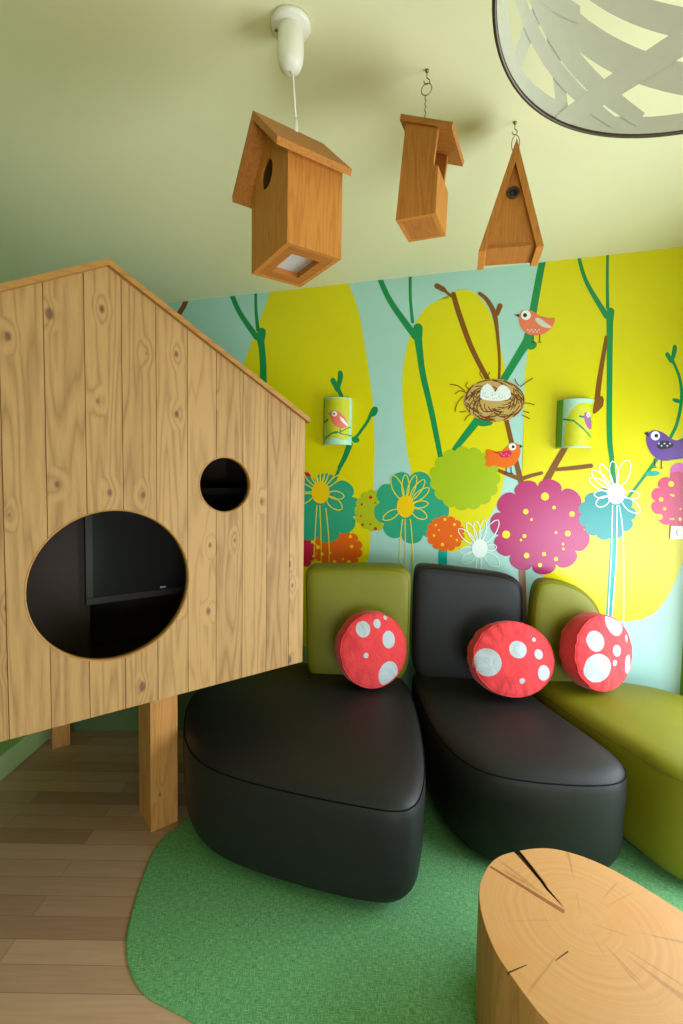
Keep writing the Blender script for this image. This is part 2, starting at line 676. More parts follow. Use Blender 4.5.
# --- trees behind the flowers
mstroke([(186.8, 299), (183, 307.5), (176, 318), (150, 355)], [5, 5, 5.5, 7], BRN)
mstroke([(231, 293), (240, 313), (256.5, 337)], [5, 5, 6], GRN)
mstroke([(255.8, 290), (256, 310), (258, 330)], [3, 3, 4], GRN)
mstroke([(261.8, 332), (261, 340)], [8.5, 7.5], GRN)
mstroke([(259.5, 336), (262, 350), (263.3, 381), (262, 470), (262, 560)], [8, 6.5, 7, 8, 8], GRN)
mstroke([(379.5, 278), (387, 295), (396, 310), (415, 336)], [5, 5.5, 6, 7], GRN)
mstroke([(410.2, 276), (410.5, 300), (412.6, 322)], [3, 3, 3.2], GRN)
mstroke([(418, 328), (417.5, 336)], [9.5, 10], GRN)
mstroke([(417.8, 336), (419.5, 350), (423, 375), (432, 414), (441.3, 461)], [8.5, 7, 6.2, 5.8, 5], GRN)
# tree behind the left wall lamp
mstroke([(340.2, 373), (340.3, 378), (337.8, 388)], [5, 5.4, 4.2], GRN)
mstroke([(333, 380.5), (337.5, 390)], [5.4, 4.5], GRN)
mstroke([(337.8, 388), (341.5, 396.5), (344, 405)], [4.5, 4, 4], GRN)
mstroke([(352, 439), (357, 436), (362, 429.5), (367.5, 421.5), (371.5, 413)], [2.6, 3, 3, 3, 4], GRN)
mpoly(circ(374, 411.5, 3.6, 5.4, rot=0.45), GRN)
mpoly(circ(355.8, 440, 3.8, 2.9), GRN)
mstroke([(350, 444), (345, 457), (338, 471), (333, 486)], [6, 5.2, 4, 3], GRN)
# big branch carrying the nest
mstroke([(543.5, 258), (540.3, 272), (533.2, 311), (530, 330), (527.5, 342)], [6.6, 7, 7.6, 8.6, 9.5], GRN)
mstroke([(528, 341), (520, 353), (505.6, 376.6), (490, 400), (479, 418), (462, 440), (452, 453)], [10, 8, 7.4, 7.6, 8, 6.5, 5], GRN)
mpoly(circ(532, 345.5, 5.2, 4, rot=-0.5), GRN)
mpoly(circ(484.5, 423.3, 8.5, 3, rot=-0.05), GRN)
# right tree
mstroke([(578.5, 256), (583, 273), (590, 289), (606.5, 316)], [3.6, 4, 4.6, 6], GRN)
mstroke([(607.6, 252), (607.3, 280), (607.6, 308)], [2.8, 3, 3.6], GRN)
mstroke([(610.6, 311.5), (610, 320)], [7.6, 7], GRN)
mstroke([(609.8, 318), (609.6, 365), (609.4, 433), (611.8, 460), (614, 488)], [7, 5.8, 5.6, 5, 4.8], GRN)
mstroke([(614.5, 520), (613.2, 550), (611, 590), (608.5, 640), (606, 690)], [7, 7, 7.4, 7.8, 8], GLARESTEM)
mstroke([(674.8, 347), (674.2, 352), (672, 360)], [4.2, 4.6, 3.6], GRN)
mstroke([(667.3, 354.5), (671, 361)], [4.4, 4], GRN)
mstroke([(672, 360), (675, 366), (679.8, 379), (681.6, 397), (677.6, 421), (670, 438), (654, 463), (640, 482), (628.5, 497)], [3.4, 2.8, 3, 3.4, 3.2, 3.4, 3.6, 3, 3], GRN)
mpoly(circ(677, 400.8, 5.0, 2.1, rot=0.3), GRN)
mpoly(circ(652.4, 473.6, 7.2, 2.6, rot=-0.08), GLARESTEM)
mstroke([(443, 545), (442.6, 570), (442, 640)], [8.8, 9, 10], GLARESTEM)
# brown branches
mstroke([(437, 286), (443.5, 289.5)], [5.4, 5.2], BRN)
mstroke([(444, 290), (452, 297)], [3.4, 2.2], BRN)
mstroke([(453.4, 294.5), (459.5, 315), (471.6, 348), (488, 380)], [5, 5.4, 5.2, 5], BRN)
mstroke([(479.6, 293.5), (487, 300), (494, 313), (497.2, 331.5), (499.4, 360), (499, 380)], [3.6, 4.4, 5, 3.6, 2.8, 2.6], BRN)
mstroke([(500, 306), (497, 314)], [5.4, 4.6], BRN)
mstroke([(506.5, 421), (511, 440), (516.5, 463), (521, 482)], [4.6, 4.8, 5, 5.4], BRN)
mstroke([(494.5, 468.6), (506, 473.5), (520, 479)], [3.4, 4, 4.4], BRN)
mstroke([(541.5, 473), (530, 476), (520, 479.5)], [3.4, 3.8, 4.4], BRN)
mstroke([(521, 540), (523, 600), (524, 660)], [6.5, 7, 8], LBRN)
mstroke([(606.6, 336), (600, 376), (597, 400)], [3.6, 5, 5.6], BRN, caps=False)
mpoly([(596.5, 392), (599, 397), (602.5, 396), (604, 400), (603, 406), (599, 410.5), (594.5, 414), (592, 413)], BRN)
mstroke([(566, 446), (556, 463), (545, 483)], [6, 6.4, 7], BRN)
mstroke([(591, 465.8), (573, 468), (556, 469.5)], [4.4, 4.4, 3.6], BRN)

# --- flower heads
mpoly(circ(306, 477, 5), CRIM)
mpoly(scallop(302, 552, 14, 16, 9, .12), CRIM, star=(302, 552))
mpoly(scallop(338, 549, 25, 21, 13, .13), ORG, star=(338, 549))
for x, y, r in ((350.5, 536.5, 1.7), (351.5, 546.5, 1.7), (334.5, 561.5, 1.7), (349, 562, 2), (343, 559, 1.2), (318, 547, 2), (314, 556, 1.6), (322, 554, 1.8), (330, 553, 1.3)):
    mdot(x, y, r, DOTY, n=14)
mpoly(scallop(322, 508, 39, 35, 9, .16, .4), TEAL, star=(322, 508))
mpoly(scallop(373.5, 510.5, 19, 21, 13, .1), OLIVE, star=(373.5, 510.5))
for x, y, r in ((370.7, 497.3, 1.9), (361.8, 504.5, 1.2), (375, 502.7, 1), (383, 505.7, 1.4), (361, 516, 1.1), (381.5, 514.5, 1.4), (379.5, 521, 1), (370.4, 524, 1), (362.5, 524.8, 1.5), (375.5, 528.6, 1.8)):
    mdot(x, y, r, REDD, n=12)
mpoly(scallop(411.5, 507, 38, 36.5, 9, .17, .9), TEAL, star=(411.5, 507))
mpoly(scallop(465, 478.5, 35.5, 32, 15, .10, .2), LIME, star=(465, 478.5))
mpoly(scallop(445.5, 533.5, 19.5, 18, 13, .11), ORG, star=(445.5, 533.5))
for x, y, r in ((445, 519.5, 1.5), (436, 525, 1.1), (454.5, 524.5, 1.5), (434, 535.5, 1.2), (442.5, 544.5, 1.7), (451, 536, 1), (439, 530, .9), (457, 540, 1.2)):
    mdot(x, y, r, DOTY, n=12)
mpoly(scallop(541, 526.5, 51, 48, 11, .13, .5), PINK, star=(541, 526.5))
for x, y, r in ((545, 496.5, 4), (525.8, 511.5, 2.7), (554, 507.5, 1.8), (572, 514, 2.7), (531.5, 519.5, 1.3), (506.2, 534.5, 4), (524.5, 536, 1.9), (521, 540, 1.2),
                (556, 532.5, 1.2), (567.8, 533.5, 2.8), (563, 544, 1.2), (563.5, 548.8, 1.2), (526.6, 555.5, 2.8), (544, 554, 2), (556, 559, 2), (540, 565, 2.2)):
    mdot(x, y, r, DOTY, n=16)
mpoly(scallop(607, 514, 29, 26, 11, .13, .3), AQUA, star=(607, 514))
mpoly(circ(679, 472, 9), ORCHID)
mpoly(scallop(684, 501, 33.5, 30.5, 12, .12), ROSE, star=(684, 501))
for x, y, r in ((671, 484, 2.9), (661, 499.5, 2.2), (664.5, 508.7, 1.5), (659.7, 516.8, 2.9), (671, 495, 1.1), (673, 495.6, 1.2), (680.5, 509, .9), (673, 519, 1.1), (670.5, 519, .9), (680, 519, 1.8)):
    mdot(x, y, r, DOTY, n=14)


def line_flower(cx, cy, rx, ry, up, side, stem, mi, dmi, w=1.1):
    for a, l, wd in up:
        petal_loop(cx, cy, rx * .8, l, math.radians(a), wd, w, mi)
    for a, l, wd in side:
        petal_loop(cx, cy, rx * .8, l, math.radians(a), wd, w, mi)
    for pts in stem:
        mstroke(pts, w, mi, caps=False)
    mpoly(circ(cx, cy, rx, ry), dmi)


line_flower(320.7, 492.5, 9, 11, [(-112, 25, 2.6), (-98, 24, 2), (-84, 23, 2), (-72, 24, 2), (-58, 31, 2.4), (-42, 26, 2.4)],
            [(-125, 30, 3.4), (-165, 30, 4), (160, 34, 5), (10, 24, 4), (38, 27, 5)],
            [[(317, 505), (315.5, 530), (314, 557)], [(320, 505), (321, 535), (321.5, 566)], [(326, 508), (329, 540), (329, 570)]], LINEY, DISC, .95)
line_flower(405.6, 506.5, 8.7, 11, [(-113, 34, 5), (-90, 32, 3.6), (-72, 33, 3.6), (-55, 33, 4), (-38, 30, 4)],
            [(-8, 23, 3.5), (28, 24, 4.5), (150, 26, 4), ],
            [[(402.5, 519), (400, 545), (399.5, 575)], [(405, 519), (405.5, 550), (405, 580)], [(410.5, 519), (412.5, 545), (412.5, 580)]], LINEY, DISC, .95)
line_flower(479.8, 548.5, 7.8, 9.4, [(-137, 29, 4), (-116, 29, 3.6), (-98, 28, 3.4), (-80, 29, 3.4), (-57, 34, 5)],
            [(-5, 17, 3.2), (42, 26, 5.2), (140, 22, 5), (172, 20, 3.6)],
            [[(477, 558), (475, 580), (474, 610)], [(481, 558), (481, 580), (481, 610)]], WHT, WHT, .85)
line_flower(616, 493.8, 9, 10.4, [(-150, 31, 4.5), (-136, 34, 4.5), (-118, 34, 4), (-96, 33, 4.4), (-70, 36, 6)],
            [(4, 24, 4), (38, 30, 5.4), (150, 23, 4.8), (178, 22, 3.8)],
            [[(612.5, 505), (611, 560), (608, 618), (607, 690)], [(617, 505), (616, 560), (612, 618), (610, 690)], [(619, 505), (622.5, 530), (623.5, 580), (623, 690)]], WHT, WHT, 1.0)


# --- birds and nest
def S6(p):
    return [(440 + x * .2051, 270 + y * .2051) for x, y in p]


def S4(p):
    return [(470 + x * .3123, 240 + y * .3123) for x, y in p]


def bird(body, beak, eye, wing, legs, cmi, wmi, eye_r, toggle=1):
    mpoly(chaikin(body, 2), cmi)
    mpoly(beak, DARK)
    mpoly(chaikin(wing, 2), wmi)
    mdot(eye[0], eye[1], eye_r, WHT, n=20)
    mdot(eye[0] + toggle * eye_r * .2, eye[1], eye_r * .42, DARK, n=14)
    for a, bq in legs:
        mstroke([a, bq], .9, DARK, smooth=False, caps=False)
        mstroke([(bq[0] - 2, bq[1] + .6), bq, (bq[0] + 2, bq[1] + .6)], .7, DARK, smooth=False, caps=False)


bird(S6([(384, 235), (390, 208), (412, 194), (450, 198), (485, 225), (512, 240), (566, 230), (552, 272), (532, 296), (495, 318), (452, 322), (412, 306), (390, 272)]),
     S6([(362, 219), (386, 216), (388, 232)]), S6([(419, 221)])[0],
     S6([(460, 235), (482, 232), (520, 262), (556, 284), (512, 284), (474, 262)]),
     [S6([(455, 318), (455, 352)]), S6([(486, 316), (486, 352)])], SALM, GREYW, 4.9, -1)
for k in range(7):
    x, y = S6([(428 + k * 9, 292 + (k % 2) * 10)])[0]
    mdot(x, y, .8, GREYW, n=8)
bird(S6([(212, 912), (236, 902), (222, 886), (230, 872), (255, 878), (264, 896), (300, 886), (326, 864), (345, 845), (375, 843), (392, 866), (392, 902), (374, 940),
         (343, 962), (300, 966), (262, 950), (240, 964), (216, 950), (232, 930)]),
     S6([(388, 850), (404, 860), (390, 868)]), S6([(353, 862)])[0],
     S6([(283, 900), (310, 882), (338, 878), (352, 892), (340, 914), (298, 916)]),
     [S6([(323, 963), (323, 990)]), S6([(346, 960), (348, 990)])], BORG, CRIM, 3.7)
for k in range(4):
    x, y = S6([(300 + k * 12, 896 + (k % 2) * 8)])[0]
    mdot(x, y, 1.0, ORCHID, n=8)
bird(S4([(561, 640), (570, 616), (595, 607), (625, 620), (642, 638), (664, 644), (682, 632), (700, 640), (696, 660), (700, 690), (685, 702), (668, 690), (640, 708), (604, 706), (577, 684)]),
     S4([(556, 618), (570, 614), (572, 632)]), S4([(593, 627)])[0],
     S4([(594, 655), (612, 642), (636, 644), (656, 656), (640, 668), (604, 672)]),
     [S4([(590, 700), (592, 728)]), S4([(613, 702), (612, 730)])], PURP, DARK, 4.6)
for k in range(5):
    x, y = S4([(604 + k * 9, 652 + (k % 2) * 7)])[0]
    mdot(x, y, .9, GREYW, n=8)
# nest
mpoly(circ(494.3, 400.5, 30.6, 21.6, 40), NEST)
rnd = random.Random(3)
for k in range(110):
    a0 = rnd.uniform(0, 2 * PI); r0 = rnd.uniform(.45, 1.0)
    da = rnd.uniform(.25, .8) * rnd.choice((-1, 1)); r1 = min(1.0, max(.35, r0 + rnd.uniform(-.35, .35)))
    pts = []
    for s in (0, .5, 1):
        a = a0 + da * s; r = r0 + (r1 - r0) * s
        pts.append((494.3 + 30 * r * math.cos(a), 400.5 + 21 * r * math.sin(a)))
    mstroke(pts, rnd.uniform(.7, 1.2), NESTD, caps=False)
for a, bq, c in (((465, 391), (458, 386), (450, 384.5)), ((467, 393), (460, 391), (455, 394)), ((463, 396), (457, 404), (455, 412)), ((470, 390), (466, 386), (468, 382)),
                 ((466, 411), (463, 412), (459.5, 412)), ((471, 414), (467, 417), (464.5, 421)), ((520, 387), (527, 382), (533, 378)), ((519, 386), (516, 382), (515, 379)),
                 ((523, 403), (529, 403.5), (534.5, 405)), ((523, 411), (526, 412), (529.5, 413)), ((522, 415), (526, 417), (530, 419)), ((483, 379), (480, 374), (481, 371)), ((487, 378), (489, 374), (490, 372))):
    mstroke([a, bq, c], .9, NESTD, caps=False)
mpoly(S6([(196, 622), (198, 590), (212, 564), (232, 554), (252, 566), (270, 596), (286, 570), (308, 560), (330, 570), (344, 592), (346, 618), (330, 632), (290, 640), (240, 638), (210, 632)]), WHT, star=S6([(270, 616)])[0])
for k in range(26):
    x, y = S6([(rnd.uniform(206, 336), rnd.uniform(596, 630))])[0]
    mdot(x, y, .4, AQUA, n=6)
bmesh.ops.recalc_face_normals(mural_bm, faces=mural_bm.faces)
for f in mural_bm.faces:
    if f.normal.dot(WALL_N) < 0:
        f.normal_flip()
mur = link('mural_print', mural_bm, MUR_MATS, wall_back, recalc=False)
mur['label'] = 'printed trees, flowers, birds and nest'

# ------------------------------------------------------------------ rug
m, t, b = new_mat('woven_rug', 0.95, 0.1)
tc = N(t, 'ShaderNodeTexCoord')
outs = []
for sc in ((50, 420, 1), (420, 50, 1)):
    mp = N(t, 'ShaderNodeMapping'); mp.inputs['Scale'].default_value = sc
    t.links.new(tc.outputs['Object'], mp.inputs['Vector'])
    nz = N(t, 'ShaderNodeTexNoise'); nz.inputs['Scale'].default_value = 1.0; nz.inputs['Detail'].default_value = 2
    t.links.new(mp.outputs[0], nz.inputs['Vector'])
    outs.append(nz.outputs['Fac'])
f = math_node(t, 'MAXIMUM', outs[0], outs[1])
r = N(t, 'ShaderNodeValToRGB')
r.color_ramp.elements[0].position = .42; r.color_ramp.elements[0].color = lin((74, 146, 98))
r.color_ramp.elements[1].position = .74; r.color_ramp.elements[1].color = lin((152, 206, 144))
t.links.new(f, r.inputs['Fac']); t.links.new(r.outputs[0], b.inputs['Base Color'])
bp = N(t, 'ShaderNodeBump'); bp.inputs['Strength'].default_value = .4; bp.inputs['Distance'].default_value = .003
t.links.new(f, bp.inputs['Height']); t.links.new(bp.outputs[0], b.inputs['Normal'])
rug_pts = [(-.66, 2.07), (-.755, 1.925), (-.735, 1.72), (-.70, 1.52), (-.655, 1.42), (-.57, 1.325), (-.46, 1.285), (-.34, 1.235), (-.15, 1.08), (.1, .93), (.5, .78), (1.0, .74), (1.5, .85),
           (1.72, 1.1), (1.74, 1.7), (1.7, 2.3), (1.3, 2.52), (.7, 2.68), (0, 2.72), (-.45, 2.62), (-.64, 2.38)]
rug_o = resample(chaikin(rug_pts, 2), 160)
bm = bmesh.new()
add_loft(bm, [[(x, y, z) for x, y in inset(rug_o, d)] for z, d in ((0.0, 0.0), (0.004, 0.0), (0.0065, 0.003), (0.007, 0.006))])
tag(link('area_rug', bm, m), 'mottled green woven rug with a rounded edge under the upholstered seats', 'rug')

# ------------------------------------------------------------------ lounge seats
def leather(name, c, rough=.42, spec=.5):
    if name in MATS:
        return MATS[name]
    m, t, b = new_mat(name, rough, spec)
    tc = N(t, 'ShaderNodeTexCoord')
    nz = N(t, 'ShaderNodeTexNoise'); nz.inputs['Scale'].default_value = 6
    t.links.new(tc.outputs['Object'], nz.inputs['Vector'])
    vo = N(t, 'ShaderNodeTexVoronoi'); vo.inputs['Scale'].default_value = 450
    t.links.new(tc.outputs['Object'], vo.inputs['Vector'])
    L = lin(c)
    col = mixc(t, nz.outputs['Fac'], tuple(x * .9 for x in L[:3]) + (1,), tuple(min(1, x * 1.1) for x in L[:3]) + (1,))
    t.links.new(col, b.inputs['Base Color'])
    bp = N(t, 'ShaderNodeBump'); bp.inputs['Strength'].default_value = .08; bp.inputs['Distance'].default_value = .001
    t.links.new(vo.outputs['Distance'], bp.inputs['Height']); t.links.new(bp.outputs[0], b.inputs['Normal'])
    MATS[name] = m
    return m


BLACK = leather('black_leatherette', (25, 25, 25), .55, .35)
OLIVEL = leather('olive_leatherette', (114, 113, 10), .55, .35)
BLACK_BASE = plain('black_plinth', (14, 14, 14), .7)
SEAMB = plain('black_seam', (9, 9, 10), .8, .1)
SEAMG = plain('olive_seam', (92, 94, 12), .6)

SEAT_H = .445


def seat_mesh(outline, h=SEAT_H):
    o = resample(chaikin(outline, 3), 120)
    prof = [(.028, .064), (.031, .038), (.05, .021), (.09, .010), (.16, .003), (.24, .003), (.31, .0), (.37, .0), (.399, .004), (.415, .0118), (.427, .026), (.436, .044), (.442, .075), (.445, .12)]
    bm = bmesh.new()
    rings = [[(x, y, z * h / .445) for x, y in inset_s(o, d)] for z, d in prof]
    # dome towards the middle
    last = rings[-1]
    cx = sum(p[0] for p in last) / len(last); cy = sum(p[1] for p in last) / len(last)
    for s, dz in ((.6, .006), (.25, .008)):
        rings.append([(cx + (p[0] - cx) * s, cy + (p[1] - cy) * s, h + dz) for p in last])
    add_loft(bm, rings)
    return bm, o


def seam_mesh(o, d, z, r=.0026):
    bm = bmesh.new()
    add_tube(bm, [(x, y, z) for x, y in inset_s(o, d)], r, 6, closed=True)
    return bm


def back_mesh(outline, thick, lean=0.03):
    """outline in local x,z (front view); rounded slab from y=0 (front) to thick"""
    o = resample(chaikin(outline, 3), 96)
    prof = [(0.0, .085), (.003, .045), (.009, .020), (.018, .008), (.034, .001), (thick * .5, -.001), (thick - .034, .001), (thick - .018, .008), (thick - .009, .020), (thick - .003, .045), (thick, .07)]
    bm = bmesh.new()
    rings = []
    for y, d in prof:
        rings.append([(x, y + lean * (z - .4), z) for x, z in inset_s(o, d)])
    first = rings[0]
    cx = sum(p[0] for p in first) / len(first); cz = sum(p[2] for p in first) / len(first)
    rings.insert(0, [(cx + (p[0] - cx) * .4, p[1] - .004, cz + (p[2] - cz) * .4) for p in first])
    add_loft(bm, rings)
    return bm, o


def lounge(label, outline, seat_m, seam_m, back_outline, back_m, bseam_m, thick, bloc, brot, lean, seatlab, backlab, hgt=SEAT_H):
    cx = sum(p[0] for p in outline) / len(outline); cy = sum(p[1] for p in outline) / len(outline)
    t = thing('lounge_seat', label, 'seat', (cx, cy, 0.007), group='organic lounge seats')
    loc = [(x - cx, y - cy) for x, y in outline]
    bm, o = seat_mesh(loc, hgt)
    s = link('seat', bm, seat_m, t); s['label'] = seatlab
    link('seat_seam', seam_mesh(o, .0040, .402 * hgt / .445), seam_m, s)
    bm = bmesh.new()
    add_loft(bm, [[(x, y, z) for x, y in inset_s(o, .07)] for z in (0.0, .036)])
    link('plinth', bm, BLACK_BASE, t)
    bm, bo = back_mesh(back_outline, thick, lean)
    bk = link('backrest', bm, back_m, t, loc=(bloc[0] - cx, bloc[1] - cy, 0), rot=(0, 0, brot)); bk['label'] = backlab
    bm = bmesh.new()
    add_tube(bm, [(x, .013 + lean * (z - .4), z) for x, z in inset_s(bo, .0125)], .0016, 6, closed=True)
    link('backrest_seam', bm, bseam_m, bk)
    return t


lounge('large black lounge seat with an olive backrest, partly under the wooden playhouse',
       [(-.66, 2.70), (-.77, 2.46), (-.715, 2.12), (-.60, 1.87), (-.44, 1.745), (-.16, 1.645), (.08, 1.58), (.255, 1.545), (.33, 1.70), (.37, 1.98), (.39, 2.32), (.385, 2.66), (.2, 2.86), (-.3, 2.86)],
       BLACK, SEAMB, [(-.285, .33), (-.292, .75), (-.300, .95), (-.300, 1.025), (-.24, 1.04), (.22, 1.05), (.290, 1.025), (.292, .95), (.290, .8), (.288, .33)], OLIVEL, SEAMG, .22, (.105, 2.61), 0.0, .03,
       'black leatherette seat', 'olive green backrest')
lounge('middle lounge seat, all black with a tall black backrest',
       [(.415, 2.84), (.415, 2.4), (.43, 2.08), (.50, 1.84), (.64, 1.745), (.92, 1.71), (1.09, 1.735), (1.16, 1.86), (1.105, 2.10), (1.035, 2.36), (1.015, 2.64), (.8, 2.76)],
       BLACK, SEAMB, [(-.285, .33), (-.287, .8), (-.287, .98), (-.280, 1.055), (-.21, 1.062), (.06, 1.04), (.235, 1.022), (.308, .975), (.312, .85), (.312, .7), (.30, .33)], BLACK, SEAMB, .15, (.69, 2.59), -.12, .03,
       'black leatherette seat', 'black leatherette backrest')
lounge('all olive green lounge seat at the right edge, with an olive backrest',
       [(1.03, 2.66), (1.05, 2.40), (1.13, 2.10), (1.20, 1.88), (1.25, 1.70), (1.4, 1.62), (1.62, 1.62), (1.76, 1.78), (1.80, 2.1), (1.80, 2.42), (1.5, 2.58)],
       OLIVEL, SEAMG, [(-.19, .33), (-.19, .8), (-.18, .96), (-.15, 1.015), (-.06, 1.015), (.06, .98), (.15, .90), (.20, .78), (.20, .33)], OLIVEL, SEAMG, .13, (1.215, 2.49), -.04, .02,
       'olive leatherette seat', 'olive green backrest', .482)

# ------------------------------------------------------------------ mushroom cushions
def dots_mat(name, base, dot, dots):
    m, t, b = new_mat(name, .85, .2)
    b.inputs['Sheen Weight'].default_value = .15
    tc = N(t, 'ShaderNodeTexCoord')
    sp = N(t, 'ShaderNodeSeparateXYZ'); t.links.new(tc.outputs['Object'], sp.inputs[0])
    X, Y, Z = sp.outputs
    acc = None
    for cx, cz, rx, rz in dots:
        dx = math_node(t, 'DIVIDE', math_node(t, 'SUBTRACT', X, cx), rx)
        dz = math_node(t, 'DIVIDE', math_node(t, 'SUBTRACT', Z, cz), rz)
        d = math_node(t, 'ADD', math_node(t, 'MULTIPLY', dx, dx), math_node(t, 'MULTIPLY', dz, dz))
        k = math_node(t, 'LESS_THAN', d, 1.0)
        acc = k if acc is None else math_node(t, 'MAXIMUM', acc, k)
    acc = math_node(t, 'MULTIPLY', acc, math_node(t, 'LESS_THAN', Y, -.006))
    nz = N(t, 'ShaderNodeTexNoise'); nz.inputs['Scale'].default_value = 60
    t.links.new(tc.outputs['Object'], nz.inputs['Vector'])
    wz = N(t, 'ShaderNodeTexNoise'); wz.inputs['Scale'].default_value = 16; wz.inputs['Detail'].default_value = 3
    wz.inputs['Distortion'].default_value = 1.2
    t.links.new(tc.outputs['Object'], wz.inputs['Vector'])
    wb = N(t, 'ShaderNodeBump'); wb.inputs['Strength'].default_value = .45; wb.inputs['Distance'].default_value = .012
    t.links.new(wz.outputs['Fac'], wb.inputs['Height']); t.links.new(wb.outputs[0], b.inputs['Normal'])
    L = lin(base)
    red = mixc(t, nz.outputs['Fac'], tuple(x * .88 for x in L[:3]) + (1,), tuple(min(1, x * 1.1) for x in L[:3]) + (1,))
    t.links.new(mixc(t, acc, red, lin(dot)), b.inputs['Base Color'])
    MATS[name] = m
    return m


def cushion(label, loc, yaw, tilt, rx, rz, thick, dots, seed, rollz=0.0):
    t = thing('mushroom_cushion', label, 'cushion', loc, (0, 0, 0), 'red spotted cushions')
    t.rotation_mode = 'XYZ'
    t.rotation_euler = (tilt, rollz, yaw)
    m = dots_mat('cushion_cloth_%d' % seed, (206, 56, 60), (166, 175, 177), [(a * rx, c * rz, p * rx, q * rx) for a, c, p, q in dots])
    bm = bmesh.new()
    prof = []      # front centre -> back centre: (radius fraction, y)
    for k in range(15):
        s = k / 14
        prof.append((s * .955, -thick * (.44 + .24 * (1 - s ** 2.2)) ))
    prof += [(.98, -thick * .405), (1.0, -thick * .32), (1.025, -thick * .1), (1.03, thick * .08), (1.02, thick * .3), (.985, thick * .44), (.93, thick * .5), (.6, thick * .58), (.3, thick * .62), (0, thick * .63)]
    seg = 120
    rings = []
    for fr, y in prof:
        ring = []
        for k in range(1 if fr < 1e-6 else seg):
            a = 2 * PI * k / seg
            x, z = fr * rx * math.cos(a), fr * rz * math.sin(a)
            q = Vector((math.cos(a) * 5.0, math.sin(a) * 5.0, seed * 7.3 + fr * 1.2))
            wr = pnoise(q) * .016 * max(0, fr - .5) + pnoise(Vector((x * 14, z * 14, seed))) * .005
            wr += pnoise(Vector((math.cos(a) * 11, math.sin(a) * 11, seed * 3.1 + fr * 1.5))) * .013 * max(0, fr - .62)
            ring.append(bm.verts.new((x * (1 + wr * 1.5), y + wr, z * (1 + wr * 1.5))))
        rings.append(ring)
    for A, B in zip(rings, rings[1:]):
        for k in range(seg):
            k2 = (k + 1) % seg
            if len(A) == 1:
                f = bm.faces.new((A[0], B[k], B[k2]))
            elif len(B) == 1:
                f = bm.faces.new((A[k], B[0], A[k2]))
            else:
                f = bm.faces.new((A[k], B[k], B[k2], A[k2]))
            f.smooth = True
    c = link('cover', bm, m, t)
    bm = bmesh.new()
    pts = []
    for k in range(seg):
        a = 2 * PI * k / seg
        q = Vector((math.cos(a) * 5.0, math.sin(a) * 5.0, seed * 7.3 + 1.2))
        wr = pnoise(q) * .0075 + pnoise(Vector((math.cos(a) * 11, math.sin(a) * 11, seed * 3.1 + 1.47))) * .0045
        pts.append((.988 * rx * math.cos(a) * (1 + wr * 1.5), -thick * .40 + wr, .988 * rz * math.sin(a) * (1 + wr * 1.5)))
    add_tube(bm, pts, .0032, 6, closed=True)
    link('piping', bm, plain('cushion_piping', (204, 44, 46), .8), t)
    return t


cushion('red spotted round cushion leaning on the olive backrest beside the playhouse', (.165, 2.465, .655), .30, -.15, .182, .190, .12,
        [(-.34, .60, .20, .22), (.08, .72, .11, .125), (.36, .86, .055, .065), (.40, .28, .20, .24), (-.30, -.08, .07, .075), (.38, -.64, .31, .36)], 1)
cushion('red spotted round cushion leaning on the tall black backrest', (.855, 2.355, .657), .05, -.28, .203, .178, .12,
        [(-.68, -.08, .32, .32), (.06, .26, .215, .20), (.50, .52, .05, .05), (.58, .13, .11, .115), (.68, -.36, .16, .18), (.12, -.56, .065, .065)], 2)
cushion('red spotted round cushion leaning on the right-hand olive backrest', (1.29, 2.37, .696), .28, -.15, .174, .184, .13,
        [(.38, .76, .31, .33), (-.40, .36, .25, .28), (-.38, -.34, .40, .40), (.28, .07, .14, .16), (.18, -.24, .075, .085), (.76, .34, .05, .10), (.74, -.34, .15, .27)], 3)

# ------------------------------------------------------------------ stump table
stump_px = [(.467, 1.397), (.43, 1.345), (.408, 1.306), (.392, 1.226), (.394, 1.127), (.417, 1.059), (.454, .968), (.52, .89), (.62, .835), (.74, .83), (.87, .88), (.97, .97), (1.01, 1.09),
            (.995, 1.17), (.951, 1.242), (.886, 1.332), (.814, 1.41), (.727, 1.458), (.652, 1.469), (.553, 1.447), (.505, 1.428)]
SH = .36
m, t, b = new_mat('stump_end_grain', .5, .4)
tc = N(t, 'ShaderNodeTexCoord')
sp = N(t, 'ShaderNodeSeparateXYZ'); t.links.new(tc.outputs['Object'], sp.inputs[0])
nz = N(t, 'ShaderNodeTexNoise'); nz.inputs['Scale'].default_value = 5; nz.inputs['Detail'].default_value = 3
t.links.new(tc.outputs['Object'], nz.inputs['Vector'])
wob = math_node(t, 'MULTIPLY', math_node(t, 'SUBTRACT', nz.outputs['Fac'], .5), .05)
X, Y = sp.outputs[0], sp.outputs[1]
rad = math_node(t, 'SQRT', math_node(t, 'ADD', math_node(t, 'MULTIPLY', X, X), math_node(t, 'MULTIPLY', Y, Y)))
radw = math_node(t, 'ADD', rad, wob)
rn = N(t, 'ShaderNodeTexNoise', noise_dimensions='1D'); rn.inputs['Scale'].default_value = 85; rn.inputs['Detail'].default_value = 3
t.links.new(radw, rn.inputs['W'])
ang = math_node(t, 'ARCTAN2', Y, X)
an = N(t, 'ShaderNodeTexNoise', noise_dimensions='2D'); an.inputs['Scale'].default_value = 1; an.inputs['Detail'].default_value = 2
cb = N(t, 'ShaderNodeCombineXYZ')
t.links.new(math_node(t, 'MULTIPLY', ang, 9.0), cb.inputs[0]); t.links.new(math_node(t, 'MULTIPLY', rad, 3.0), cb.inputs[1])
t.links.new(cb.outputs[0], an.inputs['Vector'])
rays = N(t, 'ShaderNodeMapRange'); rays.inputs['From Min'].default_value = .33; rays.inputs['From Max'].default_value = .27
t.links.new(an.outputs['Fac'], rays.inputs['Value'])
base = N(t, 'ShaderNodeValToRGB')
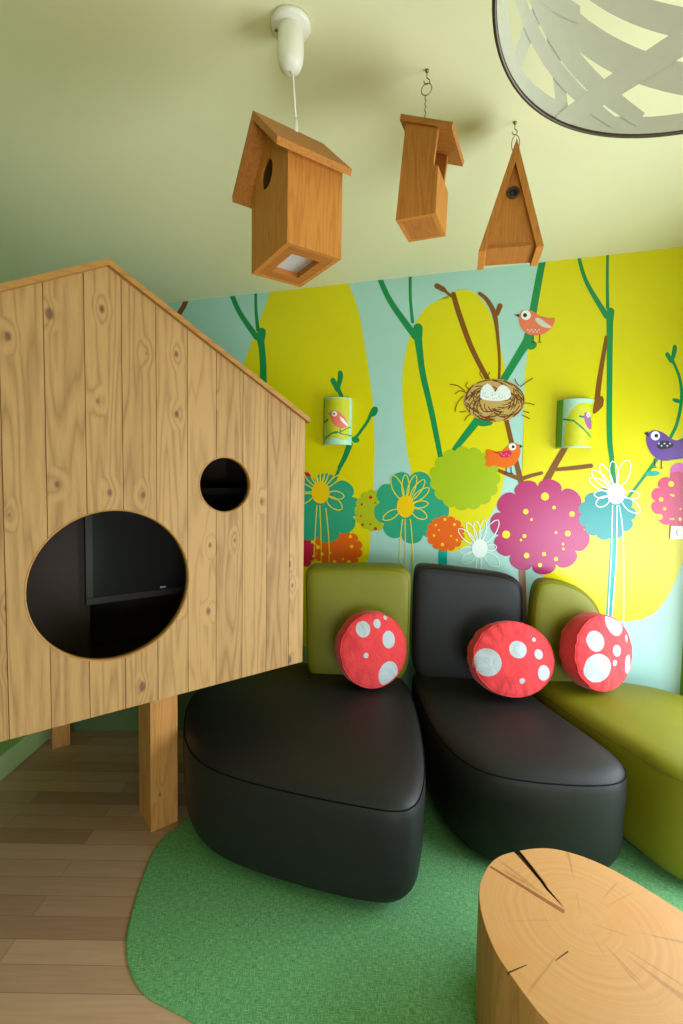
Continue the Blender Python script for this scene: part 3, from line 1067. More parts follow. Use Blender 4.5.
base.color_ramp.elements[0].position = .3; base.color_ramp.elements[0].color = lin((200, 147, 91))
base.color_ramp.elements[1].position = .7; base.color_ramp.elements[1].color = lin((207, 155, 98))
t.links.new(rn.outputs['Fac'], base.inputs['Fac'])
blot = N(t, 'ShaderNodeTexNoise'); blot.inputs['Scale'].default_value = 7
t.links.new(tc.outputs['Object'], blot.inputs['Vector'])
c = mixc(t, math_node(t, 'MULTIPLY', rays.outputs[0], .34), base.outputs[0], lin((112, 66, 34)))
bf = N(t, 'ShaderNodeMapRange'); bf.inputs['From Min'].default_value = .55; bf.inputs['From Max'].default_value = .75
t.links.new(blot.outputs['Fac'], bf.inputs['Value'])
c = mixc(t, math_node(t, 'MULTIPLY', bf.outputs[0], .5), c, lin((206, 138, 70)))
t.links.new(c, b.inputs['Base Color'])
bp = N(t, 'ShaderNodeBump'); bp.inputs['Strength'].default_value = .04; bp.inputs['Distance'].default_value = .002
t.links.new(rn.outputs['Fac'], bp.inputs['Height']); t.links.new(bp.outputs[0], b.inputs['Normal'])
STUMP_TOP = m
STUMP_SIDE = wood('stump_side_wood', (196, 140, 84), (140, 90, 48), axis='Z', fine=1.0, grain=.4)
CRACK = plain('stump_crack', (70, 40, 20), .9)
GROOVE = plain('stump_groove', (150, 88, 44), .8)

PITH = (.659, 1.21)
st = thing('stump_table', 'low tree stump table with a split running from its rim to the centre', 'table', (PITH[0], PITH[1], 0.007))
so = resample(chaikin([(x - PITH[0], y - PITH[1]) for x, y in stump_px], 2), 150)
# the split: from the rim near (512,854) to the pith
ck0 = Vector((-.083, .236)); ck1 = Vector((-.032, .032))
near = min(range(len(so)), key=lambda i: (Vector(so[i]) - ck0).length)
d = (ck1 - Vector(so[near])); L = d.length; d.normalize(); nn = Vector((-d.y, d.x))
pre, post = so[(near - 2) % len(so)], so[(near + 2) % len(so)]
order = [so[(near + 1 + k) % len(so)] for k in range(len(so) - 1)]      # ring without the rim vertex of the split
# drop points nearer to the split line than its half width
hw = .0105
order = [p for p in order if abs((Vector(p) - Vector(so[near])).dot(nn)) > hw or (Vector(p) - Vector(so[near])).length > .05]
rim = Vector(so[near])
s1 = 1 if (Vector(order[-1]) - rim).dot(nn) > 0 else -1
notch = []
steps = 9
rk = random.Random(5)
wob_l = [rk.uniform(-.002, .002) for _ in range(steps + 1)]
for k in range(steps):
    f = k / steps
    w = hw * (1 - f) ** .8
    q = rim + d * L * f + nn * (s1 * w + wob_l[k] * (f > 0))
    notch.append((q.x, q.y))
tip = rim + d * L
notch.append((tip.x, tip.y))
for k in reversed(range(steps)):
    f = k / steps
    w = hw * (1 - f) ** .8
    q = rim + d * L * f + nn * (-s1 * w + wob_l[k] * (f > 0))
    notch.append((q.x, q.y))
full = order + notch
bm = bmesh.new()
levels = [(0.0, .985), (.05, .99), (SH * .5, 1.0), (SH - .012, 1.0), (SH - .003, .997), (SH, .992)]
rings = [[bm.verts.new((x * s, y * s, z)) for x, y in full] for z, s in levels]
n = len(full)
for i, (A, B) in enumerate(zip(rings, rings[1:])):
    for k in range(n):
        f = bm.faces.new((A[k], A[(k + 1) % n], B[(k + 1) % n], B[k])); f.material_index = 1
        inn = k >= len(order) - 1
        if inn:
            f.material_index = 2
for ring, mi in ((rings[0], 1), (rings[-1], 0)):
    f = bm.faces.new(ring); f.material_index = mi
    bmesh.ops.triangulate(bm, faces=[f])
link('trunk_section', bm, [STUMP_TOP, STUMP_SIDE, CRACK], st)
bm = bmesh.new()
core = [(rim + d * .004 + nn * hw * .9), (rim + d * L * .5 + nn * hw * .5), (rim + d * L * .93 + nn * .0008), (rim + d * L * .93 - nn * .0008), (rim + d * L * .5 - nn * hw * .5), (rim + d * .004 - nn * hw * .9)]
add_prism(bm, [(q.x, q.y) for q in core], lambda u, v, dd: (u, v, dd), .01, SH - .011)
o = link('split_core', bm, wood('split_wood', (150, 98, 52), (84, 48, 22), axis='Z', fine=2.0), st); o['label'] = 'brown torn wood inside the split'


def groove(name, p, q, w0, w1, mat, lab):
    p, q = Vector(p), Vector(q)
    dd = (q - p).normalized(); m2 = Vector((-dd.y, dd.x))
    pts = [p + m2 * w0, p.lerp(q, .5) + m2 * (w0 + w1) * .55, q + m2 * w1, q - m2 * w1, p.lerp(q, .5) - m2 * (w0 + w1) * .45, p - m2 * w0]
    bm = bmesh.new()
    add_prism(bm, [(v.x, v.y) for v in pts], lambda u, v, d: (u, v, d), SH - .004, SH + .0006)
    o = link(name, bm, mat, st); o['label'] = lab


groove('groove', (-.190, .176), (-.036, .025), .0035, .006, GROOVE, 'shallow brown groove')
groove('crack', (-.246, -.141), (-.194, -.121), .0018, .0008, CRACK, 'short dark crack at the rim')
groove('crack', (-.119, -.109), (-.078, -.086), .0008, .0014, CRACK, 'short dark crack')

# ------------------------------------------------------------------ playhouse
PINE = wood('pine_planks', (178, 138, 84), (124, 86, 44), (78, 50, 34), 'Z', pitch=.1128, off=10 * .1128 - .042, knots=.36, rough=.6, grain=.5)
PINE_X = wood('pine_edge', (172, 122, 60), (126, 82, 36), None, 'X', grain=.4)
PINE_LEG = wood('pine_post', (196, 136, 72), (146, 92, 42), (80, 48, 26), 'Z', knots=.25, grain=.4)
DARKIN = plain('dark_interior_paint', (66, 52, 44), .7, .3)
DARKSLOT = plain('plank_gap', (120, 74, 30), .8, .1)
YAW = math.radians(38.85)
ph = thing('playhouse', 'gabled wooden plank playhouse on posts with two round holes', 'playhouse', (-.783, 1.622, 0), (0, 0, YAW))
HW, ZB, ZE, ZA = .794, .711, 1.785, 2.215


def roof_z(u):
    return ZA - (ZA - ZE) * abs(u) / HW


HOLES = [(.012, 1.155, .260), (.420, 1.504, .1090)]


def local_front(u, v, d):
    return (u, d, v)


# planks: one prism per strip, then the two round holes are cut through
bm = bmesh.new()
edges = [-.794] + [.042 + .1128 * k for k in range(-7, 7)] + [.794]
for x0, x1 in zip(edges, edges[1:]):
    g = .0011
    a0, a1 = x0 + g, x1 - g
    if a0 < 0 < a1:
        poly = [(a0, ZB), (a1, ZB), (a1, roof_z(a1)), (0, ZA), (a0, roof_z(a0))]
    else:
        poly = [(a0, ZB), (a1, ZB), (a1, roof_z(a1)), (a0, roof_z(a0))]
    add_prism(bm, poly, local_front, 0.0, .022)
bmesh.ops.recalc_face_normals(bm, faces=bm.faces)
bm2 = bmesh.new()
add_prism(bm2, [(-.790, ZB + .004), (.790, ZB + .004), (.790, roof_z(.79) - .004), (0, ZA - .004), (-.790, roof_z(.79) - .004)], local_front, .004, .020)


def cut_holes(bm, name, mat, holes, parent, dz0=-.1, dz1=.1):
    me = bpy.data.meshes.new(name + '_raw'); bm.to_mesh(me); bm.free()
    me.materials.append(mat)
    o = bpy.data.objects.new(name, me); COL.objects.link(o)
    cutters = []
    for hx, hz, hr in holes:
        cb_ = bmesh.new()
        add_prism(cb_, [(hx + hr * math.cos(2 * PI * k / 96), hz + hr * math.sin(2 * PI * k / 96)) for k in range(96)], local_front, dz0, dz1)
        cm = bpy.data.meshes.new('cut'); cb_.to_mesh(cm); cb_.free()
        co = bpy.data.objects.new('cut', cm); COL.objects.link(co)
        md = o.modifiers.new('b', 'BOOLEAN'); md.operation = 'DIFFERENCE'; md.object = co; md.solver = 'EXACT'
        cutters.append(co)
    bpy.context.view_layer.update()
    dg = bpy.context.evaluated_depsgraph_get()
    new = bpy.data.meshes.new_from_object(o.evaluated_get(dg))
    o.modifiers.clear()
    o.data = new
    new.name = name
    for co in cutters:
        bpy.data.objects.remove(co, do_unlink=True)
    o.parent = parent
    return o


fp = cut_holes(bm, 'front_panel', PINE, HOLES, ph)
bp_ = cut_holes(bm2, 'backing_board', DARKSLOT, HOLES, ph)
for (hx, hz, hr), nm in zip(HOLES, ('large round hole edge', 'small round hole edge')):
    bm = bmesh.new()
    pr = [(hr + .001, -.0015), (hr - .0035, -.0015), (hr - .004, .012), (hr - .0035, .026), (hr + .001, .026), (hr + .001, -.0015)]
    add_lathe(bm, pr, (hx, 0, hz), 96, axis='Y')
    o = link('hole_rim', bm, PINE_X, ph); o['label'] = nm
BRY = .75
bm = bmesh.new(); add_prism(bm, [(0.022, ZB), (BRY, ZB), (BRY, ZE - .03), (0.022, ZE - .03)], lambda u, v, d: (d, u, v), HW - .02, HW - .002)
o = link('side_panel', bm, [PINE], ph)
bm = bmesh.new(); add_prism(bm, [(0.022, ZB), (.43, ZB), (.43, ZE - .03), (0.022, ZE - .03)], lambda u, v, d: (d, u, v), -HW + .002, -HW + .02)
link('side_panel', bm, [PINE], ph)
bm = bmesh.new()
add_prism(bm, [(0, ZB + .02), (HW - .02, ZB + .02), (HW - .02, roof_z(HW - .02) - .03), (0, ZA - .03)], local_front, BRY - .018, BRY)
add_prism(bm, [(-HW + .02, ZB + .02), (0, ZB + .02), (0, ZA - .03), (-HW + .02, roof_z(HW - .02) - .03)], local_front, .42, .438)
add_prism(bm, [(.438, ZB + .02), (BRY - .018, ZB + .02), (BRY - .018, ZA - .04), (.438, ZA - .04)], lambda u, v, d: (d, u, v), 0.0, .018)
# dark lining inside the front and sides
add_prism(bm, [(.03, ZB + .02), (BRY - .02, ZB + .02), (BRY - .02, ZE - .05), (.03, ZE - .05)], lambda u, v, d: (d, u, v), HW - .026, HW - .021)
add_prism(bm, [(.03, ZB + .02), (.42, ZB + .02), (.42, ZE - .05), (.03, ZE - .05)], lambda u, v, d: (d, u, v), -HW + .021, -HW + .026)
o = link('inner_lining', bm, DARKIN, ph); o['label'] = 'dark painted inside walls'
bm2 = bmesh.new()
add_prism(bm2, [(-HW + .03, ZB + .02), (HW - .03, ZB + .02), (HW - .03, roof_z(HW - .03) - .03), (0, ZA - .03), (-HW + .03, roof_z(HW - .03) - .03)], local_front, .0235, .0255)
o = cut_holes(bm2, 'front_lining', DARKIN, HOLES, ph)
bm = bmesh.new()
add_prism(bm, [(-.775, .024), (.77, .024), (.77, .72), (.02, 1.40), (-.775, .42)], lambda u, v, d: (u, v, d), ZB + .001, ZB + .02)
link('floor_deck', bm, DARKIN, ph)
# roof: two boards with a visible front edge
sl = math.atan2(ZA - ZE, HW)
for s, y1, ov in ((1, BRY + .01, .012), (-1, .45, .012)):
    bm = bmesh.new()
    th = .018
    e = HW + ov
    za = ZA; zz = ZA - (ZA - ZE) * e / HW
    tv = th / math.cos(sl)
    add_prism(bm, [(0, za), (s * e, zz), (s * e, zz + tv), (0, za + tv)], local_front, -.020, y1)
    o = link('roof_board', bm, PINE_X, ph)
# legs
bm = bmesh.new(); add_box(bm, .212, .330, .285, .455, 0.0005, ZB, bevel=.004)
link('leg', bm, PINE_LEG, ph)
bm = bmesh.new(); add_box(bm, -.02, .07, 1.27, 1.36, 0.0005, ZB, bevel=.004)
link('leg', bm, PINE_LEG, ph)
bm = bmesh.new(); add_box(bm, -.76, -.66, .29, .40, 0.0005, ZB, bevel=.004)
link('leg', bm, PINE_LEG, ph)
# support panel under the deck at the back
UNDER = plain('dark_green_board', (84, 104, 58), .7)
bm = bmesh.new()
q0 = Vector((-1.66, 2.80, 0)); q1 = Vector((-.80, 2.83, 0))
MI = Matrix.Rotation(-YAW, 4, 'Z') @ Matrix.Translation((.783, -1.622, 0))
c4 = [MI @ p for p in (q0, q1, q1 + Vector((0, .02, 0)), q0 + Vector((0, .02, 0)))]
add_prism(bm, [(p.x, p.y) for p in c4], lambda u, v, d: (u, v, d), 0.001, ZB - .02)
o = link('under_panel', bm, UNDER, ph); o['label'] = 'dark green board closing the space under the deck'

# dark screen inside the big hole
SCREEN = plain('dark_glass', (20, 17, 15), .5, .3, noise_amt=0)
BEZEL = plain('dark_bezel', (44, 39, 35), .5)
scr = thing('wall_screen', 'dark framed screen seen inside the large round hole of the playhouse', 'screen', (0, 0, 0), (0, 0, YAW))
base = Matrix.Translation((-.783, 1.622, 0)) @ Matrix.Rotation(YAW, 4, 'Z')
scr.location = base @ Vector((.36, .40, 1.005))
bm = bmesh.new(); add_box(bm, -.345, .345, -.012, .012, .02, .46, bevel=.002)
link('screen_panel', bm, SCREEN, scr)
bm = bmesh.new()
for x0, x1, z0, z1 in ((-.365, .365, 0, .03), (-.365, .365, .45, .48), (-.365, -.337, .03, .45), (.337, .365, .03, .45)):
    add_box(bm, x0, x1, -.018, .016, z0, z1, bevel=.002)
link('bezel', bm, BEZEL, scr)
bm = bmesh.new(); add_box(bm, -.07, -.045, -.0155, -.013, .024 + .01, .042, bevel=.0008)
o = link('sticker', bm, plain('pale_blue_sticker', (150, 185, 215), .4), scr); o['label'] = 'small pale blue sticker'

# ------------------------------------------------------------------ hanging birdhouses
CEDAR = wood('cedar_board', (192, 124, 50), (150, 88, 30), (96, 50, 20), 'Z', fine=2.2, knots=.12, grain=.45)
CEDAR_R = wood('cedar_roof', (186, 120, 50), (146, 86, 30), None, 'X', fine=2.2, grain=.45)
CEDAR_Y = wood('cedar_floor_board', (172, 106, 42), (134, 76, 26), None, 'Y', fine=2.2, grain=.4)
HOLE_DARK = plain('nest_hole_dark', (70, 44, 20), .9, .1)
WIRE = plain('steel_wire', (120, 116, 96), .35, .5, metal=.9)
BRASS = plain('brass_screw', (150, 130, 70), .35, .5, metal=.9)
WHITEP = plain('white_plastic', (236, 232, 218), .4, .5, noise_amt=.01)

# 1: lamp shaped like a birdhouse, under a white ceiling cup
bl = thing('birdhouse_lamp', 'gabled birdhouse pendant lamp hanging from a white ceiling cup on a cord', 'lamp', hang(-.139, 1.348, 2.105),
           (0, 0, math.atan2(1.206 - 1.391, -.140 + .262)))
# local x runs along the gabled front (L -> N), local y backwards (N -> R)
W2, DEP, EZ = .111, .158, .225
y0, y1 = -DEP / 2, DEP / 2
GZ = EZ + .108
th = .014
gable = [(-W2, 0), (W2, 0), (W2, EZ), (0, GZ), (-W2, EZ)]
bm = bmesh.new(); add_prism(bm, gable, local_front, y0, y0 + th)
o = cut_holes(bm, 'front_board', CEDAR, [(-.012, .222, .036)], bl, y0 - .05, y0 + .05)
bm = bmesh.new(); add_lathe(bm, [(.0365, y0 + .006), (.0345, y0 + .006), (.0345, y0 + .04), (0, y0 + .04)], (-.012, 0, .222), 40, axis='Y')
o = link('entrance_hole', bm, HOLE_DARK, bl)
bm = bmesh.new(); add_prism(bm, gable, local_front, y1 - th, y1)
link('rear_board', bm, CEDAR, bl)
for s in (1, -1):
    bm = bmesh.new(); add_box(bm, s * (W2 - th) if s > 0 else -W2, W2 if s > 0 else -W2 + th, y0 + th, y1 - th, 0, EZ)
    link('side_board', bm, CEDAR, bl)
# bottom frame
bm = bmesh.new()
fr = .038
for a0, a1, b0, b1 in ((-W2 + th, W2 - th, y0 + th, y0 + fr), (-W2 + th, W2 - th, y1 - fr, y1 - th), (-W2 + th, -W2 + fr + .01, y0 + fr, y1 - fr), (W2 - fr - .01, W2 - th, y0 + fr, y1 - fr)):
    add_box(bm, a0, a1, b0, b1, 0.0005, .016)
link('bottom_frame', bm, CEDAR_Y, bl)
mt, tt, bb = new_mat('frosted_diffuser', .5, .4)
bb.inputs['Base Color'].default_value = lin((214, 210, 206)); bb.inputs['Transmission Weight'].default_value = .25
nz = N(tt, 'ShaderNodeTexNoise'); nz.inputs['Scale'].default_value = 30
bpn = N(tt, 'ShaderNodeBump'); bpn.inputs['Strength'].default_value = .1
tt.links.new(nz.outputs['Fac'], bpn.inputs['Height']); tt.links.new(bpn.outputs[0], bb.inputs['Normal'])
bm = bmesh.new(); add_box(bm, -W2 + fr - .004, W2 - fr + .004, y0 + fr - .006, y1 - fr + .006, .0165, .0195)
o = link('diffuser', bm, mt, bl); o['label'] = 'frosted white panel in the bottom'
sl1 = math.atan2(GZ - EZ, W2)
for s in (1, -1):
    bm = bmesh.new()
    e = W2 + .030
    zz = GZ - (GZ - EZ) * e / W2
    tv = .016 / math.cos(sl1)
    add_prism(bm, [(0, GZ), (s * e, zz), (s * (e + .004), zz + tv * .75), (0, GZ + tv)], local_front, y0 - .045, y1 + .006)
    link('roof_board', bm, CEDAR_R, bl)
topz = GZ + .016 / math.cos(sl1)
bl.scale = (HK, HK, HK)
cz = (ROOM_H - bl.location.z) / HK
bm = bmesh.new()
add_lathe(bm, [(0, cz), (.053, cz), (.053, cz - .008), (.046, cz - .014), (.0, cz - .014)], (-.009, -.014, 0), 40)
link('ceiling_rose', bm, WHITEP, bl)
bm = bmesh.new()
add_lathe(bm, [(0, cz - .012), (.031, cz - .012), (.034, cz - .02), (.0355, cz - .07), (.034, cz - .092), (.027, cz - .112), (.012, cz - .120), (0, cz - .120)], (-.009, -.014, 0), 40)
link('cup', bm, WHITEP, bl)
bm = bmesh.new(); add_tube(bm, [(-.009, -.014, cz - .119), (-.004, -.008, (cz + topz) / 2), (.003, -.002, topz + .012)], .0028, 8)
link('cord', bm, WHITEP, bl)
bm = bmesh.new(); add_lathe(bm, [(0, topz - .008), (.006, topz - .008), (.006, topz + .008), (.0038, topz + .03), (0, topz + .03)], (.003, -.002, 0), 16)
link('cord_grip', bm, WHITEP, bl)
bm = bmesh.new(); add_lathe(bm, [(0, 0), (.0045, 0), (.004, .003), (0, .003)], (-.031, -.046, cz - .0165), 12)
link('screw', bm, BRASS, bl)


# ceiling hooks
def hook(label, x, y):
    x *= HK; y *= HK
    bm = bmesh.new()
    add_lathe(bm, [(0, ROOM_H - .001), (.006, ROOM_H - .001), (.005, ROOM_H - .006), (0, ROOM_H - .006)], (x, y, 0), 12)
    pts = [(x, y, ROOM_H - .004), (x, y, ROOM_H - .024)]
    for k in range(11):
        a = PI / 2 - k / 10 * 1.55 * PI
        pts.append((x + .009 * math.cos(a), y, ROOM_H - .033 + .009 * math.sin(a)))
    add_tube(bm, pts, .0016, 7)
    return tag(link('ceiling_hook', bm, BRASS), label, 'hook', 'ceiling hooks')


hook('small metal hook in the ceiling above the open-fronted birdhouse', .229, 1.482)
hook('small metal hook in the ceiling above the triangular birdhouse', .557, 1.678)

# 2: open-fronted box hanging from a twisted wire
bx = thing('nest_box', 'open-fronted wooden birdhouse with one sloping roof board, on a twisted wire', 'birdhouse', hang(.2245, 1.484, 2.282), group='hanging birdhouses')
bx.scale = (HK, HK, HK)
bx.rotation_euler = (0, math.radians(1.6), math.radians(-24.0))
BW, BD = .117, .138      # local x: back -> open front, local y: depth away from the viewer
hx, hy = BW / 2, BD / 2
HB, HFt = .262, .228     # height of side boards at the back and the front


for s, nm in ((-1, 'side_board'), (1, 'side_board')):
    bm = bmesh.new()
    ya, yb = (-hy, -hy + .013) if s < 0 else (hy - .013, hy)
    add_prism(bm, [(-hx, 0), (hx - .0145, 0), (hx - .0145, .128), (hx - .006, .228), (-hx + .016, .266)], local_front, ya, yb)
    link(nm, bm, CEDAR, bx)
bm = bmesh.new(); add_prism(bm, [(-hx, 0), (-hx + .013, 0), (-hx + .029, .258), (-hx + .016, .258)], local_front, -hy + .0135, hy - .0135)
link('rear_board', bm, CEDAR, bx)
bm = bmesh.new(); add_box(bm, hx - .0138, hx, -hy, hy, 0, .128)
o = link('front_board', bm, CEDAR, bx)
bm = bmesh.new(); add_box(bm, -hx + .013, hx - .014, -hy + .013, hy - .013, .0005, .014)
link('bottom_board', bm, CEDAR_Y, bx)
bm = bmesh.new(); add_prism(bm, [(-hx - .000, .272), (hx + .034, .214), (hx + .037, .229), (-hx + .002, .289)], local_front, -hy - .006, hy + .030)
link('roof_board', bm, CEDAR_R, bx)
bm = bmesh.new()
pts = []
zt = .262
top = .416
for k in range(60):
    f = k / 59
    a = f * 14 * PI
    pts.append((.0018 * math.cos(a) - .004 - .004 * f, .0018 * math.sin(a), zt + (top - .038 - zt) * f))
add_tube(bm, pts, .0013, 6)
cx, czz = pts[-1][0], top - .022
add_tube(bm, [(cx + .0155 * math.cos(a), 0, czz + .0165 * math.sin(a)) for a in (2 * PI * k / 28 for k in range(28))], .0014, 6, closed=True)
link('hanging_wire', bm, WIRE, bx)

# 3: steep triangular birdhouse
tb = thing('triangular_birdhouse', 'steep triangular wooden birdhouse with a small round hole, third of the row', 'birdhouse', hang(.553, 1.680, 2.288), group='hanging birdhouses')
tb.scale = (HK, HK, HK)
tb.rotation_euler = (0, math.radians(1.0), math.atan2(1.586 - 1.633, .640 - .447))
TW, TH, TD = .101, .345, .142
th3 = .021
ya, yb = -TD / 2, TD / 2
# two long slabs forming an inverted V
k = TW / TH
off = th3 * math.sqrt(1 + k * k)
for s in (-1, 1):
    bm = bmesh.new()
    if s < 0:
        poly = [(-TW, 0), (-TW + off, 0), (0, TH - off / k), (0, TH)]
    else:
        poly = [(TW, 0), (TW - off, 0), (0, TH - off / k), (0, TH)]
    add_prism(bm, poly, local_front, ya, yb)
    link('roof_slab', bm, CEDAR, tb)


def tri_half(z):
    return (TW - off) * (1 - z / (TH - off / k))


ZF = .022
bm = bmesh.new()
poly = [(-tri_half(ZF), ZF), (tri_half(ZF), ZF), (0, TH - off / k)]
add_prism(bm, poly, local_front, ya + .018, ya + .030)
o = cut_holes(bm, 'front_board', CEDAR, [(-.001, .185, .0175)], tb, ya - .05, ya + .08)
bm = bmesh.new(); add_prism(bm, poly, local_front, yb - .014, yb - .002)
link('rear_board', bm, CEDAR, tb)
bm = bmesh.new(); add_prism(bm, [(-tri_half(.012) + .001, .012), (tri_half(.012) - .001, .012), (tri_half(.024) - .001, .024), (-tri_half(.024) + .001, .024)], local_front, ya + .014, yb - .001)
link('bottom_board', bm, CEDAR_Y, tb)
bm = bmesh.new(); add_lathe(bm, [(.0185, ya + .017), (.020, ya + .0145), (.016, ya + .0135), (.012, ya + .015), (.0115, ya + .032), (0, ya + .032)], (-.001, 0, .185), 36, axis='Y')
o = link('entrance_ring', bm, plain('dark_metal_ring', (70, 58, 48), .5, .5, metal=.3), tb); o['label'] = 'dark metal ring round the hole'
bm = bmesh.new()
z0 = TH - .004
add_tube(bm, [(.002 + .0125 * math.cos(a), 0, TH + .028 + .027 * math.sin(a)) for a in (2 * PI * k2 / 28 for k2 in range(28))], .0013, 6, closed=True)
link('hanging_ring', bm, WIRE, tb)

# ------------------------------------------------------------------ wall lamps
def in_poly(x, y, poly):
    c = False
    n = len(poly)
    for i in range(n):
        x1, y1 = poly[i]; x2, y2 = poly[i - 1]
        if (y1 > y) != (y2 > y) and x < (x2 - x1) * (y - y1) / (y2 - y1) + x1:
            c = not c
    return c


def near_line(x, y, pts, w):
    for (ax, ay), (bx_, by_) in zip(pts, pts[1:]):
        dx, dy = bx_ - ax, by_ - ay
        tq = max(0, min(1, ((x - ax) * dx + (y - ay) * dy) / (dx * dx + dy * dy)))
        if math.hypot(x - ax - dx * tq, y - ay - dy * tq) < w:
            return True
    return False


def ell(x, y, cx, cy, rx, ry, rot=0.0):
    c, s = math.cos(rot), math.sin(rot)
    u = ((x - cx) * c + (y - cy) * s) / rx; v = (-(x - cx) * s + (y - cy) * c) / ry
    return u * u + v * v < 1


SH_OL = plain('shade_olive', (196, 196, 24), .55); SH_TEAL = plain('shade_pale_teal', (168, 216, 190), .55)
SH_GRN = plain('shade_green', (96, 168, 50), .55); SH_BR = plain('shade_branch_green', (0, 132, 66), .55)
SH_SAL = plain('shade_salmon', (226, 112, 92), .55); SH_WHT = plain('shade_white', (236, 236, 226), .55)
SH_PUR = plain('shade_mauve', (156, 88, 150), .55); SH_INK = plain('shade_ink', (30, 30, 40), .55); SH_GRY = plain('shade_grey', (120, 130, 110), .55)
SHM = [SH_OL, SH_TEAL, SH_GRN, SH_BR, SH_SAL, SH_WHT, SH_PUR, SH_INK, SH_GRY]


# pictures on the two shades: x runs 0..683 and y 0..768/683 as in the enlarged views (pixel units of the shade front)
def print_left(x, y):      # x in 110..370, y in 150..580
    if ell(x, y, 238, 300, 9, 9): return 7
    if ell(x, y, 243, 300, 24, 24): return 5
    if in_poly(x, y, [(180, 288), (205, 292), (205, 306)]): return 7
    if in_poly(x, y, [(285, 320), (318, 345), (352, 400), (340, 402), (300, 362)]): return 5
    if ell(x, y, 272, 350, 92, 56, .9): return 4
    if near_line(x, y, [(110, 575), (150, 520), (220, 478), (265, 462)], 7) or near_line(x, y, [(265, 462), (310, 482), (372, 492)], 5) or near_line(x, y, [(290, 468), (330, 440), (362, 415)], 4): return 3
    if near_line(x, y, [(120, 372), (150, 366), (175, 352)], 10): return 3
    if ell(x, y, 258, 468, 16, 12): return 3
    if near_line(x, y, [(295, 420), (292, 465)], 2.5): return 7
    if y > 522 + 12 * math.sin(x / 22.0): return 1
    if y < 158 or x > 356: return 1
    if x < 148 + 6 * math.sin(y / 60): return 1 if x > 136 else 2
    return 0


def print_right(x, y):     # x in 135..450, y in 85..500
    if ell(x, y, 398, 222, 6, 7): return 7
    if ell(x, y, 398, 222, 17, 20): return 5
    if ell(x, y, 418, 265, 14, 28, -.3): return 8
    if ell(x, y, 400, 272, 74, 34, 1.2): return 6
    if in_poly(x, y, [(355, 208), (372, 206), (374, 222)]): return 7
    if near_line(x, y, [(185, 256), (265, 272), (350, 336), (430, 404)], 7): return 3
    if near_line(x, y, [(320, 238), (356, 242)], 8): return 3
    if y > 488: return 1
    # olive hill inside a pale border
    dx = (x - 345) / 150.0
    if x > 190 and y > 122 + 120 * max(0, -dx) ** 2.2 * 1.3 and x > 205 - (y - 260) * .05: return 0
    if x < 178: return 2
    return 1


def sconce(label, cpx, cpy, w, h, depth, fn, xr, yr_):
    c = mural_pt(cpx, cpy, 0.0)
    ang = math.atan2(WALL_D.y, WALL_D.x)
    t = thing('wall_lamp', label, 'lamp', c, (0, 0, ang), 'printed wall lamps')
    bm = bmesh.new()
    NU, NV = 110, 130
    a0 = math.radians(90)
    R = []
    for i in range(NU + 1):
        a = -a0 + 2 * a0 * i / NU
        col = []
        for j in range(NV + 1):
            col.append(bm.verts.new((w / 2 * math.sin(a), -.004 - depth * math.cos(a), -h / 2 + h * j / NV)))
        R.append(col)
    for i in range(NU):
        am = -a0 + 2 * a0 * (i + .5) / NU
        u = .5 + .5 * math.sin(am)
        for j in range(NV):
            v = 1 - (j + .5) / NV
            f = bm.faces.new((R[i][j], R[i + 1][j], R[i + 1][j + 1], R[i][j + 1])); f.smooth = True
            f.material_index = fn(xr[0] + (xr[1] - xr[0]) * u, yr_[0] + (yr_[1] - yr_[0]) * v)
    o = link('shade', bm, SHM, t, recalc=True)
    md = o.modifiers.new('thickness', 'SOLIDIFY'); md.thickness = .0025; md.offset = -1
    bm = bmesh.new()
    add_box(bm, -w * .38, w * .38, -.018, -.0015, -h * .36, h * .36, bevel=.003)
    link('wall_plate', bm, WHITEP, t)
    bm = bmesh.new()
    add_lathe(bm, [(0, -.06), (.02, -.06), (.02, .0), (.017, .012), (.0, .012)], (0, -depth * .45, 0), 20)
    add_box(bm, -.008, .008, -depth * .45, -.016, -.04, -.024)
    link('lamp_holder', bm, WHITEP, t)
    bm = bmesh.new()
    add_lathe(bm, [(.013, .012), (.016, .025), (.029, .06), (.031, .075), (.026, .092), (.012, .104), (0, .106)], (0, -depth * .45, 0), 24)
    link('bulb', bm, plain('milky_bulb', (240, 238, 228), .3), t)
    return t


sconce('half-round wall lamp printed with a pink bird, beside the playhouse roof', 338.2, 422.5, .188, .297, .085, print_left, (110, 368), (148, 578))
sconce('half-round wall lamp printed with a mauve bird, right of the nest', 573.8, 425, .182, .268, .085, print_right, (135, 452), (85, 502))

# ------------------------------------------------------------------ light switch at the right edge
sw_c = mural_pt(679.5, 532.5, 0.0)
sw = thing('light_switch', 'white square light switch on the mural under the pink flower, cut by the photo edge', 'switch', sw_c, (0, 0, math.atan2(WALL_D.y, WALL_D.x)))
bm = bmesh.new(); add_box(bm, -.046, .046, -.012, -.001, -.036, .036, bevel=.003)
link('plate', bm, plain('switch_white', (240, 240, 238), .35), sw)
bm = bmesh.new()
pts = []
for k in range(17):
    a = math.radians(110 + 140 * k / 16)
    pts.append((.019 * math.cos(a) - .002, .019 * math.sin(a)))
for k in range(17):
    a = math.radians(250 - 140 * k / 16)
    pts.append((.019 * math.cos(a) * .72 - .002 + .001, .019 * math.sin(a) * .96))
add_prism(bm, pts, lambda u, v, d: (u, d, v), -.0128, -.011)
o = link('crescent_mark', bm, plain('switch_grey', (150, 158, 166), .4), sw); o['label'] = 'grey crescent'

